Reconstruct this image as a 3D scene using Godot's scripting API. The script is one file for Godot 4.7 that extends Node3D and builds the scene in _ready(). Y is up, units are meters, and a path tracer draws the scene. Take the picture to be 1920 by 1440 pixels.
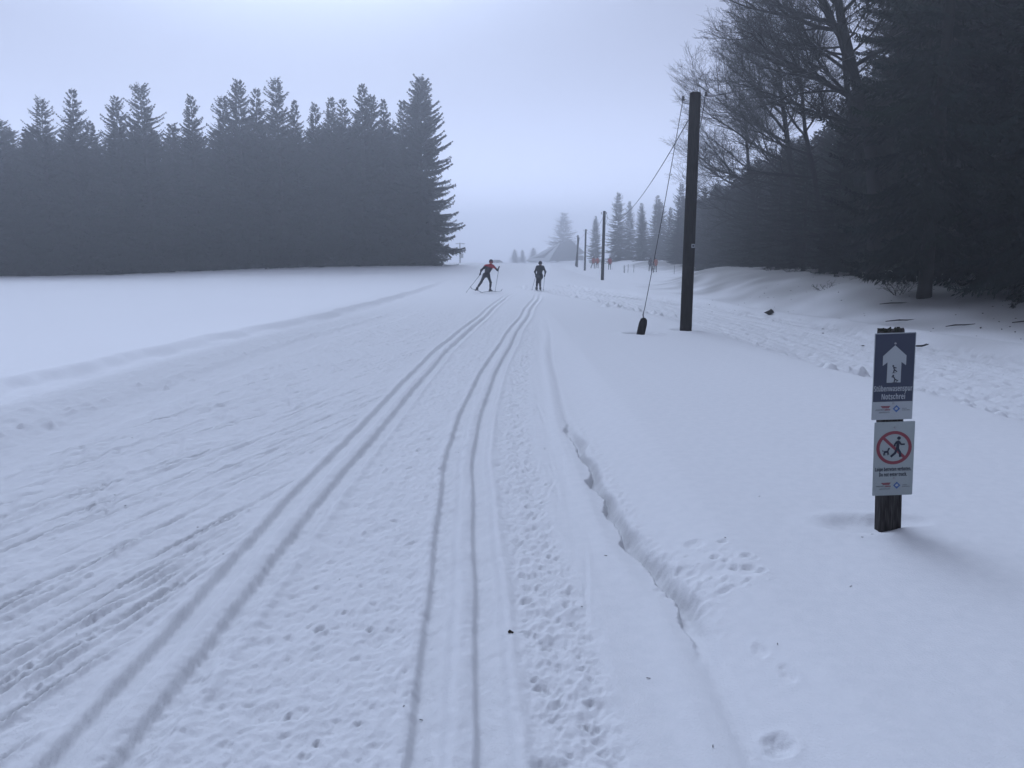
extends Node3D

# ---------------------------------------------------------------- mesh buffers
class MB:
	var v := PackedVector3Array()
	var n := PackedVector3Array()
	var c := PackedColorArray()
	var i := PackedInt32Array()
	var col := Color.WHITE
	func vert(p: Vector3, nn: Vector3) -> int:
		v.append(p); n.append(nn); c.append(col)
		return v.size() - 1
	# a triangle whose front faces along the given normals
	func face(a: int, b: int, d: int) -> void:
		var g := (v[b] - v[a]).cross(v[d] - v[a])
		if g.dot(n[a] + n[b] + n[d]) > 0.0:
			i.append(a); i.append(d); i.append(b)
		else:
			i.append(a); i.append(b); i.append(d)
	func flat(ps: Array, nn: Vector3) -> void:
		var k := v.size()
		for p in ps:
			vert(p, nn)
		for j in range(1, ps.size() - 1):
			face(k, k + j, k + j + 1)
	func box(at: Transform3D, s: Vector3) -> void:
		for ax in 3:
			for sg in [-1.0, 1.0]:
				var nn := Vector3.ZERO
				nn[ax] = sg
				var u := Vector3.ZERO
				u[(ax + 1) % 3] = 0.5 * s[(ax + 1) % 3]
				var w := Vector3.ZERO
				w[(ax + 2) % 3] = 0.5 * s[(ax + 2) % 3]
				var o: Vector3 = nn * 0.5 * s[ax]
				flat([at * (o - u - w), at * (o + u - w), at * (o + u + w), at * (o - u + w)], (at.basis * nn).normalized())
	func tube(ps: PackedVector3Array, rs: PackedFloat32Array, sides: int, caps := true) -> void:
		var m := ps.size()
		var base := v.size()
		var t0 := (ps[1] - ps[0]).normalized()
		var u := t0.cross(Vector3(0.31, 0.2, 0.93)).normalized()
		for k in m:
			var t := (ps[mini(k + 1, m - 1)] - ps[maxi(k - 1, 0)]).normalized()
			u = (u - t * u.dot(t)).normalized()
			var w := t.cross(u)
			for s in sides:
				var a := TAU * s / sides
				var d := u * cos(a) + w * sin(a)
				vert(ps[k] + d * rs[k], d)
		for k in m - 1:
			for s in sides:
				var a := base + k * sides + s
				var b := base + k * sides + (s + 1) % sides
				face(a, b, b + sides)
				face(a, b + sides, a + sides)
		if caps:
			for e in [0, m - 1]:
				var t := (ps[1] - ps[0]).normalized() * -1.0 if e == 0 else (ps[m - 1] - ps[m - 2]).normalized()
				var k0 := v.size()
				for s in sides:
					vert(v[base + e * sides + s], t)
				for s in range(1, sides - 1):
					face(k0, k0 + s, k0 + s + 1)
	# a flat-sided plate: outline in x,y (counter-clockwise or not), from z0 to z1
	func plate(at: Transform3D, outline: PackedVector2Array, z0: float, z1: float) -> void:
		var tr := Geometry2D.triangulate_polygon(outline)
		for z in [z0, z1]:
			var k := v.size()
			var nn := (at.basis * Vector3(0, 0, -1.0 if z == z0 else 1.0)).normalized()
			for p in outline:
				vert(at * Vector3(p.x, p.y, z), nn)
			for t in range(0, tr.size(), 3):
				face(k + tr[t], k + tr[t + 1], k + tr[t + 2])
		var sgn := -1.0 if Geometry2D.is_polygon_clockwise(outline) else 1.0
		for j in outline.size():
			var p := outline[j]
			var q := outline[(j + 1) % outline.size()]
			var e := q - p
			flat([at * Vector3(p.x, p.y, z0), at * Vector3(q.x, q.y, z0), at * Vector3(q.x, q.y, z1), at * Vector3(p.x, p.y, z1)], (at.basis * Vector3(e.y * sgn, -e.x * sgn, 0)).normalized())
	func mesh(m: Material) -> ArrayMesh:
		var a := []
		a.resize(Mesh.ARRAY_MAX)
		a[Mesh.ARRAY_VERTEX] = v
		a[Mesh.ARRAY_NORMAL] = n
		a[Mesh.ARRAY_COLOR] = c
		a[Mesh.ARRAY_INDEX] = i
		var am := ArrayMesh.new()
		am.add_surface_from_arrays(Mesh.PRIMITIVE_TRIANGLES, a)
		am.surface_set_material(0, m)
		return am

var used := {}
var M := {}

func numbered(called: String) -> String:
	var k: int = used.get(called, 0)
	used[called] = k + 1
	return called if k == 0 else "%s_%03d" % [called, k]

func tag(o: Node3D, label: String, category: String, group := "") -> void:
	o.set_meta("label", label)
	o.set_meta("category", category)
	if group != "":
		o.set_meta("group", group)

func thing(called: String, label: String, category: String, at: Vector3, turn := 0.0, group := "") -> Node3D:
	var o := Node3D.new()
	o.name = numbered(called)
	add_child(o)
	o.position = at
	o.rotation.y = turn
	tag(o, label, category, group)
	return o

func part(parent: Node, called: String, m: Mesh) -> MeshInstance3D:
	var o := MeshInstance3D.new()
	o.name = called
	o.mesh = m
	parent.add_child(o, true)
	return o

func solo(called: String, m: Mesh, label: String, category: String, at: Vector3, group := "") -> MeshInstance3D:
	var o := MeshInstance3D.new()
	o.name = numbered(called)
	o.mesh = m
	add_child(o)
	o.position = at
	tag(o, label, category, group)
	return o

func lin(r: float, g: float, b: float) -> Color:
	return Color(r, g, b).linear_to_srgb()

func mat(called: String, r: float, g: float, b: float, rough := 0.9, spec := 0.3, vc := false) -> StandardMaterial3D:
	var m := StandardMaterial3D.new()
	m.resource_name = called
	m.albedo_color = lin(r, g, b)
	m.roughness = rough
	m.metallic_specular = spec
	m.vertex_color_use_as_albedo = vc
	M[called] = m
	return m

# ---------------------------------------------------------------- camera, sky, light
func view_and_light() -> void:
	var cam := Camera3D.new()
	cam.name = "camera"
	add_child(cam)
	cam.fov = 51.07
	cam.near = 0.1
	cam.far = 3000.0
	cam.position = Vector3(0, 1.6, 0)
	cam.rotation = Vector3(deg_to_rad(-9.8), 0, 0)
	cam.current = true
	var sky_mat := ProceduralSkyMaterial.new()
	sky_mat.sky_top_color = lin(0.01205, 0.01369, 0.01929)
	sky_mat.sky_horizon_color = lin(0.05938, 0.06840, 0.09500)
	sky_mat.sky_curve = 0.08
	sky_mat.ground_horizon_color = sky_mat.sky_horizon_color
	sky_mat.ground_bottom_color = sky_mat.sky_horizon_color
	sky_mat.sun_angle_max = 60.0
	sky_mat.sun_curve = 0.235
	sky_mat.sky_energy_multiplier = 1.0
	sky_mat.ground_energy_multiplier = 1.0
	var sky := Sky.new()
	sky.sky_material = sky_mat
	var env := Environment.new()
	env.background_mode = Environment.BG_SKY
	env.sky = sky
	env.background_energy_multiplier = 14.0
	env.tonemap_mode = Environment.TONE_MAPPER_LINEAR
	env.tonemap_exposure = 1.78
	env.sdfgi_enabled = true
	env.ssao_enabled = true
	env.ssil_enabled = true
	env.volumetric_fog_enabled = true
	env.volumetric_fog_density = 0.004
	env.volumetric_fog_albedo = lin(0.92, 0.95, 1.0)
	env.volumetric_fog_anisotropy = 0.64
	var we := WorldEnvironment.new()
	we.name = "world_environment"
	we.environment = env
	add_child(we)
	var sun := DirectionalLight3D.new()
	sun.name = "sun"
	sun.light_energy = 0.15
	sun.light_color = Color(0.825, 0.885, 1.0)
	sun.light_angular_distance = 23.0
	sun.shadow_enabled = true
	add_child(sun)
	sun.look_at_from_position(Vector3.ZERO, Vector3(0.24, -1.0, 0.95), Vector3.UP)

func materials() -> void:
	var s := mat("snow", 0.721, 0.720, 0.725, 0.85, 0.2, true)
	var fn := FastNoiseLite.new()
	fn.seed = 5
	fn.noise_type = FastNoiseLite.TYPE_SIMPLEX_SMOOTH
	fn.frequency = 0.045
	fn.fractal_octaves = 5
	fn.fractal_gain = 0.65
	var nt := NoiseTexture2D.new()
	nt.width = 1024
	nt.height = 1024
	nt.seamless = true
	nt.as_normal_map = true
	nt.bump_strength = 5.0
	nt.noise = fn
	s.normal_enabled = true
	s.normal_texture = nt
	s.normal_scale = 0.6
	s.uv1_triplanar = true
	s.uv1_world_triplanar = true
	s.uv1_scale = Vector3(1.5, 1.5, 1.5)
	var fc := FastNoiseLite.new()
	fc.seed = 9
	fc.frequency = 0.006
	fc.fractal_octaves = 6
	fc.fractal_gain = 0.7
	var ct := NoiseTexture2D.new()
	ct.width = 1024
	ct.height = 1024
	ct.seamless = true
	ct.noise = fc
	var gr := Gradient.new()
	gr.set_color(0, Color(0.955, 0.96, 0.965))
	gr.set_color(1, Color(1, 1, 1))
	ct.color_ramp = gr
	s.albedo_texture = ct
	mat("needles", 1, 1, 1, 0.9, 0.15, true)
	mat("bark", 0.020, 0.018, 0.016, 0.95, 0.15)
	mat("beech_bark", 0.020, 0.019, 0.019, 0.95, 0.15)
	var wood := mat("pole_wood", 0.042, 0.038, 0.036, 0.85, 0.25)
	var fw := FastNoiseLite.new()
	fw.seed = 3
	fw.frequency = 0.02
	fw.fractal_octaves = 4
	var wt := NoiseTexture2D.new()
	wt.width = 256
	wt.height = 256
	wt.seamless = true
	wt.noise = fw
	var wg := Gradient.new()
	wg.set_color(0, Color(0.38, 0.37, 0.37))
	wg.set_color(1, Color(1, 1, 1))
	wt.color_ramp = wg
	wood.albedo_texture = wt
	wood.uv1_triplanar = true
	wood.uv1_scale = Vector3(9, 0.5, 9)
	var post := mat("post_wood", 0.075, 0.07, 0.068, 0.9, 0.2)
	post.albedo_texture = wt
	post.uv1_triplanar = true
	post.uv1_scale = Vector3(16, 1.2, 16)
	mat("wire", 0.03, 0.03, 0.032, 0.6, 0.4)
	mat("metal", 0.2, 0.2, 0.21, 0.5, 0.5)
	mat("porcelain", 0.05, 0.045, 0.045, 0.35, 0.5)
	mat("sign_navy", 0.022, 0.028, 0.05, 0.5, 0.4)
	mat("sign_white", 0.25, 0.27, 0.28, 0.5, 0.4)
	mat("sign_grey", 0.22, 0.245, 0.245, 0.5, 0.4)
	mat("sign_red", 0.15, 0.028, 0.04, 0.5, 0.4)
	mat("sign_ink", 0.022, 0.024, 0.038, 0.55, 0.3)
	mat("sign_text_grey", 0.13, 0.14, 0.15, 0.55, 0.3)
	mat("sign_blue", 0.03, 0.08, 0.22, 0.5, 0.4)
	mat("moss", 0.03, 0.032, 0.025, 1.0, 0.1)
	mat("cloth", 1, 1, 1, 0.85, 0.25, true)
	mat("boot", 0.03, 0.032, 0.036, 0.6, 0.4)
	mat("boot_trim", 0.3, 0.3, 0.32, 0.6, 0.4)
	mat("ski", 0.03, 0.032, 0.04, 0.4, 0.5)
	mat("ski_pole", 0.05, 0.05, 0.055, 0.4, 0.5)
	mat("shingle", 0.07, 0.066, 0.066, 0.9, 0.2)
	mat("timber_wall", 0.06, 0.05, 0.045, 0.9, 0.2)
	mat("window_glass", 0.03, 0.035, 0.04, 0.3, 0.5)
	mat("rock", 0.03, 0.027, 0.025, 0.9, 0.2)
	mat("litter", 0.035, 0.027, 0.02, 0.95, 0.1)

# ---------------------------------------------------------------- the ground
const PD := [-40.0, 0.0, 20.0, 41.0, 65.0, 109.0, 150.0, 200.0, 430.0, 900.0]
const PH := [0.3, 0.0, -0.4, -0.82, -1.22, -1.7, -2.05, -2.8, -7.6, -17.8]
var nz := FastNoiseLite.new()
var nf := FastNoiseLite.new()
var n1 := FastNoiseLite.new()

func prof(d: float) -> float:
	var k := 0
	while k < 8 and d > PD[k + 1]:
		k += 1
	var w: float = PD[k + 1] - PD[k]
	var t: float = clampf((d - PD[k]) / w, 0, 1)
	var s1: float = (PH[k + 1] - PH[k]) / w
	var s0: float = s1 if k == 0 else 0.5 * (s1 + (PH[k] - PH[k - 1]) / (PD[k] - PD[k - 1]))
	var s2: float = s1 if k == 8 else 0.5 * (s1 + (PH[k + 2] - PH[k + 1]) / (PD[k + 2] - PD[k + 1]))
	var t2 := t * t
	var t3 := t2 * t
	return (2 * t3 - 3 * t2 + 1) * PH[k] + (t3 - 2 * t2 + t) * w * s0 + (3 * t2 - 2 * t3) * PH[k + 1] + (t3 - t2) * w * s2

func along(xs: Array, ds: Array, d: float) -> float:
	var k := 0
	while k < ds.size() - 2 and d > ds[k + 1]:
		k += 1
	var t: float = clampf((d - ds[k]) / (ds[k + 1] - ds[k]), 0, 1)
	return lerpf(xs[k], xs[k + 1], t * t * (3 - 2 * t) * 0.5 + t * 0.5)

# the middle of the trail on the right
func right_trail(d: float) -> float:
	return along([7.2, 7.0, 6.6, 6.3, 5.6, 4.0, 2.2], [0.0, 8.0, 14.0, 24.0, 32.0, 40.0, 48.0], d)

func left_edge(d: float) -> float:
	return along([-6.0, -6.0, -5.9, -5.25, -4.9, -4.2], [0.0, 9.0, 15.0, 24.5, 43.0, 60.0], d)

func ground(x: float, z: float) -> float:
	var d := -z
	var h := prof(d)
	if d > 20.0 and d < 150.0:
		h += 1.12 * exp(-pow((d - 78) / 20.0, 2)) * (1 - smoothstep(3, 8, x)) * lerpf(0.3, 1.0, smoothstep(-42, -14, x))
	var e := left_edge(d) - x + 0.10 * n1.get_noise_2d(d * 0.4, 31.0) + 0.04 * n1.get_noise_2d(d * 1.7, 5.0)
	if e > 0:
		h += (0.13 * smoothstep(0, 0.32, e) + 0.08 * smoothstep(0.5, 8, e)) * (1 - smoothstep(35, 65, d))
	if x > 0.5:
		h += 0.11 * smoothstep(0.62, 1.25, x) * (1 - smoothstep(3.9, 5.3, x)) * (1 - smoothstep(14, 30, d))
		var rt := x - right_trail(d)
		if d < 52:
			h -= 0.10 * (1 - smoothstep(1.3, 2.3, absf(rt))) * (1 - smoothstep(38, 50, d))
			h += 0.13 * exp(-pow((rt - 2.4) / 0.5, 2)) * (1 - smoothstep(38, 50, d))
		var off := 10.0 * smoothstep(45, 95, d)
		var rise := smoothstep(12, 36, d)
		h += 1.15 * (1 - 0.3 * smoothstep(60, 100, d)) * smoothstep(8.2 + off, 13.5 + off, x) * rise + 0.25 * smoothstep(8.8, 14, x) * (1 - rise)
		# humps and a hollow where the wood begins
		if d > 10 and d < 60:
			var wd := smoothstep(8.4, 10.5, x)
			h += wd * 0.22 * nz.get_noise_2d(x * 1.1 + 40, z * 0.8)
			h -= 0.30 * exp(-pow((x - 9.3 - 0.03 * (d - 30)) / 1.0, 2) - pow((d - 32) / 9.0, 2))
	h += 0.05 * nz.get_noise_2d(x, z * 0.7)
	return h

const T1X := [-1.35, -1.36, -1.38, -1.33, -1.28, -1.17, -0.75, -0.35, 0.1]
const T1D := [0.0, 3.0, 5.3, 9.3, 13.5, 17.2, 27.0, 35.6, 43.0]
const T2X := [-0.16, -0.18, -0.235, -0.315, -0.395, -0.40, -0.33, -0.03, 0.5, 1.12, 1.5]
const T2D := [0.0, 2.3, 3.5, 4.9, 6.5, 8.2, 11.1, 17.2, 26.0, 36.0, 44.0]
const T3X := [7.6, 7.62, 7.5, 6.95, 6.8, 5.9, 4.2, 2.4]
const T3D := [0.0, 11.8, 15.2, 23.6, 30.0, 36.0, 42.0, 48.0]
const REX := [0.74, 0.75, 0.76, 0.77, 0.71, 0.64, 0.6, 0.57, 0.53, 0.64, 0.86, 1.1]
const RED := [0.0, 2.3, 2.8, 3.5, 3.8, 4.3, 5.0, 6.2, 7.7, 12.7, 18.7, 30.0]

var gd := PackedFloat32Array()     # distance of each row
var gs := PackedFloat32Array()     # -1..1 place of each column
var gh := PackedFloat32Array()     # heights
const NC := 840

func half_width(d: float) -> float:
	return 6.0 + 1.3 * absf(d)

func stamp_line(x0: float, d0: float, x1: float, d1: float, w: float, deep: float, lip: float, fade: float) -> void:
	# a groove from one point to another; lip raises its right-hand side
	var r0 := gd.bsearch(minf(d0, d1))
	var r1 := gd.bsearch(maxf(d0, d1))
	var tx := (x1 - x0) / (d1 - d0)
	var ca := 1.0 / sqrt(1 + tx * tx)
	for r in range(r0, mini(r1, gd.size())):
		var d := gd[r]
		var t := (d - d0) / (d1 - d0)
		var a := smoothstep(0, fade, t) * (1 - smoothstep(1 - fade, 1, t))
		a *= clampf(0.7 + 0.9 * nf.get_noise_2d(d * 7.0, x0 * 200.0), 0.1, 1.3)
		var xc := x0 + tx * (d - d0) + 0.012 * nf.get_noise_2d(d * 6.0, x0 * 90.0)
		var hw := half_width(d)
		var span := 3.2 * w / ca
		var c0 := gs.bsearch((xc - span) / hw)
		var c1 := mini(gs.bsearch((xc + span) / hw), NC)
		for c in range(c0, c1):
			var q := (gs[c] * hw - xc) * ca / w
			gh[r * NC + c] += a * (-deep * exp(-q * q) * (0.85 + 0.5 * n1.get_noise_2d(d * 22.0, gs[c] * hw * 30.0)) + lip * exp(-(q - 1.7) * (q - 1.7)))

func stamp_dent(x: float, d: float, rx: float, rd: float, deep: float) -> void:
	var r0 := gd.bsearch(d - 2.2 * rd)
	var r1 := mini(gd.bsearch(d + 2.2 * rd), gd.size())
	for r in range(r0, r1):
		var hw := half_width(gd[r])
		var b := (gd[r] - d) / rd
		var c0 := gs.bsearch((x - 2.2 * rx) / hw)
		var c1 := mini(gs.bsearch((x + 2.2 * rx) / hw), NC)
		for c in range(c0, c1):
			var a := (gs[c] * hw - x) / rx
			var q := a * a + b * b + (0.6 if rx < 0.06 else 0.12) * nf.get_noise_2d(gs[c] * hw * 80.0, gd[r] * 80.0)
			gh[r * NC + c] -= deep * (exp(-q * q) - 0.22 * exp(-(sqrt(maxf(q, 0.0)) - 1.5) * (sqrt(maxf(q, 0.0)) - 1.5) * 5.0))

func build_ground() -> void:
	var d := -16.0
	while d < 1.5:
		gd.append(d)
		d += 0.55
	d = 1.5
	while d < 540.0:
		gd.append(d)
		d += 0.0028 * pow(d, 1.4)
	for c in NC:
		var u := 2.0 * c / (NC - 1) - 1.0
		gs.append(0.32 * u + 0.68 * u * absf(u) * absf(u))
	var nr := gd.size()
	gh.resize(nr * NC)
	for r in nr:
		d = gd[r]
		var hw := half_width(d)
		var le := left_edge(d)
		var re := along(REX, RED, d)
		var t1 := along(T1X, T1D, d)
		var t2 := along(T2X, T2D, d)
		var t3 := along(T3X, T3D, d)
		var rt := right_trail(d)
		var tf := 1 - smoothstep(34, 43, d)
		var near := 1 - smoothstep(18, 34, d)
		for c in NC:
			var x := gs[c] * hw
			var h := ground(x, -d)
			if d > 1.0 and d < 50.0:
				if x < re and x > le - 1.0:
					# loose, walked and poled snow between the tracks
					var rough := smoothstep(le, le + 0.4, x) * (1 - smoothstep(re - 0.45, re - 0.25, x)) * near
					if rough > 0:
						var k := 0.30 + 0.35 * smoothstep(-1.5, -1.8, x) + 0.35 * (1 - smoothstep(le + 1.2, le + 1.6, x)) + 0.5 * smoothstep(-0.9, -0.6, -absf(x + 0.85) * 2.4 + 0.4) + 0.9 * (1 - smoothstep(0.08, 0.2, absf(x - t2 - 0.42)))
						k *= 1.0 - 0.75 * smoothstep(-3.4, -3.9, x) * smoothstep(-4.3, -4.0, x)
						var p := nf.get_noise_2d(x * 85.0, d * 62.0)
						var p2 := nf.get_noise_2d(x * 34.0 + 900, d * 26.0)
						h -= rough * k * (0.034 * maxf(0, p - 0.04) * smoothstep(-0.2, 0.3, p2) - 0.011 * p + 0.016 * maxf(0, p2 - 0.12))
						h += rough * 0.009 * nf.get_noise_2d(x * 14.0 + 300, d * 9.0)
					# long faint grooming ribs
					h += 0.0035 * near * nf.get_noise_2d(x * 38.0, d * 1.6)
				for tc in [t1, t2]:
					var o: float = x - tc
					if absf(o) < 0.42:
						var wob := 0.004 * nf.get_noise_2d(d * 9.0, 50.0)
						for sg in [-0.112, 0.112]:
							var q: float = o - sg - wob + 0.003 * nf.get_noise_2d(d * 20.0, sg * 900.0)
							h -= tf * 0.040 * smoothstep(-0.060, -0.032, q) * (1 - 0.5 * smoothstep(-0.025, 0.055, q) - 0.5 * smoothstep(0.045, 0.085, q))
							h += tf * 0.008 * exp(-pow((q + 0.082) / 0.024, 2)) + tf * 0.015 * exp(-pow((q - 0.106) / 0.028, 2))
						h += tf * 0.006 * (1 - smoothstep(0.15, 0.36, absf(o)))
				# the edge the groomer left on the right
				var er := x - re
				if er > -0.4 and er < 0.9:
					var cr := smoothstep(2.9, 3.6, d) * (1 - smoothstep(6.6, 8.5, d))
					var jag := 0.040 * n1.get_noise_2d(d * 1.3, 7.0) + 0.012 * n1.get_noise_2d(d * 5.0, 3.0) + 0.007 * n1.get_noise_2d(d * 22.0, x * 22.0)
					var ww := maxf(0.012, 0.020 + 0.030 * smoothstep(5.0, 3.6, d) + 0.028 * n1.get_noise_2d(d * 1.7, 77.0))
					var ej := er - 0.02 + jag
					h -= cr * 0.07 * smoothstep(-ww - 0.010, -ww + 0.008, ej) * (1 - smoothstep(0.0, ww * 1.5 + 0.03, ej))
					h += cr * 0.010 * n1.get_noise_2d(d * 16.0, x * 16.0) * exp(-pow((er - 0.09) / 0.08, 2))
					h += 0.022 * exp(-pow((er + 0.10) / 0.07, 2)) * (1 - smoothstep(14, 24, d))
					h += cr * 0.025 * smoothstep(0.02, 0.10, er) * (1 - smoothstep(0.2, 0.7, er))
					h -= 0.014 * exp(-pow((er - 0.02) / 0.035, 2)) * (1 - cr) * (1 - smoothstep(14, 24, d))
				var o3 := x - t3
				if d > 9 and absf(o3) < 0.4:
					h += 0.03 * (1 - smoothstep(0.2, 0.4, absf(o3)))
					for sg in [-0.15, 0.15]:
						h -= 0.07 * (1 - smoothstep(0.03, 0.09, absf(o3 - sg))) * (1 - smoothstep(40, 48, d))
				if absf(x - rt) < 2.2 and d > 6:
					h -= (0.07 * maxf(0, nf.get_noise_2d(x * 26.0, d * 14.0) - 0.05) + 0.035 * nf.get_noise_2d(x * 26.0, d * 1.3)) * smoothstep(2.2, 1.6, absf(x - rt)) * smoothstep(0.2, 0.5, absf(o3))
				if x < le + 2.2 and x > le - 1.6:
					var el := x - le
					h -= 0.045 * exp(-pow((el - 0.15) / 0.16, 2)) * (0.6 + nf.get_noise_2d(d * 4.0, 11.0))
					h += 0.05 * exp(-pow((el - 0.75) / 0.35, 2)) * near
					h -= 0.05 * smoothstep(1.25, 1.5, el) * (1 - smoothstep(1.9, 2.2, el)) * near
			gh[r * NC + c] = h
	var rng := RandomNumberGenerator.new()
	rng.seed = 11
	# glide marks of skating skis, to the right and (pale, broad) to the left
	for k in 300:
		var d0 := 1.6 + 26.0 * pow(rng.randf(), 1.5)
		var x0 := rng.randf_range(-4.0, -1.75)
		var ln := rng.randf_range(0.5, 2.6)
		var tx := rng.randf_range(0.20, 0.30)
		if x0 + tx * ln > -1.52:
			x0 -= x0 + tx * ln + 1.52
		stamp_line(x0, d0, x0 + tx * ln, d0 + ln, rng.randf_range(0.011, 0.020), rng.randf_range(0.016, 0.036), rng.randf_range(0.006, 0.016), 0.25)
	for k in 90:
		var d0 := 4.0 + 22.0 * pow(rng.randf(), 1.2)
		var x0 := rng.randf_range(-3.5, -2.2)
		var ln := rng.randf_range(1.0, 2.2)
		stamp_line(x0, d0, x0 - rng.randf_range(0.30, 0.5) * ln, d0 + ln, rng.randf_range(0.025, 0.06), rng.randf_range(0.008, 0.02), rng.randf_range(0.006, 0.018), 0.3)
	for k in 12:
		var d0 := rng.randf_range(2.2, 9.0)
		var x0 := rng.randf_range(-0.05, 0.5)
		stamp_line(x0, d0, x0 + rng.randf_range(-0.1, 0.12), d0 + rng.randf_range(0.6, 1.8), 0.012, rng.randf_range(0.004, 0.01), 0.003, 0.3)
	# pole holes and boot dents
	for k in 170:
		var dd := 2.0 + 14.0 * pow(rng.randf(), 1.6)
		var lanes := [rng.randf_range(-1.05, -0.5), rng.randf_range(0.0, 0.3), rng.randf_range(-2.2, -1.6), rng.randf_range(-4.0, -2.2)]
		var xx: float = lanes[rng.randi() % 4]
		var rr := rng.randf_range(0.007, 0.017)
		stamp_dent(xx, dd, rr * rng.randf_range(0.8, 1.8), rr * rng.randf_range(0.9, 2.4), rng.randf_range(0.008, 0.02))
	stamp_dent(0.12, 2.31, 0.05, 0.04, 0.02)
	stamp_dent(0.86, 2.36, 0.04, 0.05, 0.022)
	for s in [[0.88, 3.75, 0.07, 0.13], [1.0, 3.72, 0.09, 0.10], [1.13, 3.66, 0.08, 0.08], [0.80, 3.95, 0.05, 0.10], [0.98, 4.1, 0.06, 0.06], [0.98, 2.95, 0.03, 0.06], [1.02, 2.75, 0.025, 0.07]]:
		stamp_dent(s[0], s[1], s[2] * 0.8, s[3] * 0.8, 0.011)
	for k in 60:
		var rr := rng.randf_range(0.010, 0.03)
		stamp_dent(rng.randf_range(0.78, 1.25) - 0.1 * rng.randf(), rng.randf_range(3.45, 4.1), rr, rr, rng.randf_range(-0.010, 0.016))
	# the hollows that melt round wood
	stamp_dent(1.95, -SIGN.z + 0.03, 0.19, 0.13, 0.035)
	stamp_dent(2.2, -SIGN.z + 0.08, 0.14, 0.09, 0.022)
	stamp_dent(STUMP.x, -STUMP.z, 0.26, 0.30, 0.14)
	stamp_dent(POLE.x, -POLE.z, 0.26, 0.3, 0.07)
	# clods that rolled off the groomed edges
	for k in 330:
		var dd := 4.5 + 22.0 * pow(rng.randf(), 1.3)
		var rr := 0.010 + 0.035 * pow(rng.randf(), 2.5)
		stamp_dent(left_edge(dd) + 1.45 + rng.randf_range(-0.30, 0.15), dd, rr, rr * 1.3, -rr * 0.7)
	for k in 110:
		var dd := rng.randf_range(7, 19)
		var rr := rng.randf_range(0.02, 0.06)
		stamp_dent(right_trail(dd) - 1.75 + rng.randfn(0, 0.16), dd, rr, rr * 1.3, -rr * 0.7)
	for k in 60:
		var dd := rng.randf_range(24, 42)
		var rr := rng.randf_range(0.05, 0.13)
		stamp_dent(right_trail(dd) - 1.6 + rng.randfn(0, 0.3), dd, rr, rr * 1.8, -rr * 0.8)
	for s in [[4.66, 11.6, 0.10], [4.85, 11.55, 0.08], [4.98, 11.5, 0.11], [5.1, 11.45, 0.08]]:
		stamp_dent(s[0], s[1], s[2], s[2], -0.09)
	var v := PackedVector3Array()
	var n := PackedVector3Array()
	var idx := PackedInt32Array()
	v.resize(nr * NC)
	var col := PackedColorArray()
	col.resize(nr * NC)
	n.resize(nr * NC)
	idx.resize((nr - 1) * (NC - 1) * 6)
	for r in nr:
		var hw := half_width(gd[r])
		for c in NC:
			var x := gs[c] * hw
			v[r * NC + c] = Vector3(x, gh[r * NC + c], -gd[r])
			# near snow painted darker, standing in for light that brightens into the fog
			var near_shade := smoothstep(-6.3, -5.0, x) * (1 - smoothstep(14, 48, gd[r]))
			var q := Color.WHITE * lerpf(1.0, 0.80, near_shade)
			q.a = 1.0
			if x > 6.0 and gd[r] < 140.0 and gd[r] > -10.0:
				# needles and bark dust under the wood, plus tree shade painted into the tint
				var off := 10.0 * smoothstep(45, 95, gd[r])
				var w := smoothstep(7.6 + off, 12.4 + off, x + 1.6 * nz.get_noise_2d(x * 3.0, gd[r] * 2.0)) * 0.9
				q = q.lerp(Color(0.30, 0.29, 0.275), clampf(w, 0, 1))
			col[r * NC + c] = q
	for r in nr:
		var ra := maxi(r - 1, 0) * NC
		var rb := mini(r + 1, nr - 1) * NC
		for c in NC:
			var a := v[r * NC + mini(c + 1, NC - 1)] - v[r * NC + maxi(c - 1, 0)]
			n[r * NC + c] = a.cross(v[rb + c] - v[ra + c]).normalized()
	var w := 0
	for r in nr - 1:
		for c in NC - 1:
			var a := r * NC + c
			idx[w] = a; idx[w + 1] = a + NC; idx[w + 2] = a + NC + 1
			idx[w + 3] = a; idx[w + 4] = a + NC + 1; idx[w + 5] = a + 1
			w += 6
	var arr := []
	arr.resize(Mesh.ARRAY_MAX)
	arr[Mesh.ARRAY_VERTEX] = v
	arr[Mesh.ARRAY_NORMAL] = n
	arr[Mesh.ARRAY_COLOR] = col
	arr[Mesh.ARRAY_INDEX] = idx
	var am := ArrayMesh.new()
	am.add_surface_from_arrays(Mesh.PRIMITIVE_TRIANGLES, arr)
	am.surface_set_material(0, M.snow)
	var g := MeshInstance3D.new()
	g.name = "snow_ground"
	g.mesh = am
	add_child(g)
	g.set_meta("kind", "structure")
	g.set_meta("label", "groomed and untouched snow with ski tracks sloping away into the fog")
	g.set_meta("category", "snow")

# ---------------------------------------------------------------- trees
func spray(mb: MB, p: Vector3, dir: Vector3, side: Vector3, l: float, w: float) -> void:
	var nn := dir.cross(side).normalized()
	var k := mb.v.size()
	var m := p + dir * l * 0.45
	mb.vert(p, nn); mb.vert(m + side * w, nn); mb.vert(p + dir * l, nn); mb.vert(m - side * w, nn)
	mb.i.append(k); mb.i.append(k + 1); mb.i.append(k + 2)
	mb.i.append(k); mb.i.append(k + 2); mb.i.append(k + 3)

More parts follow.
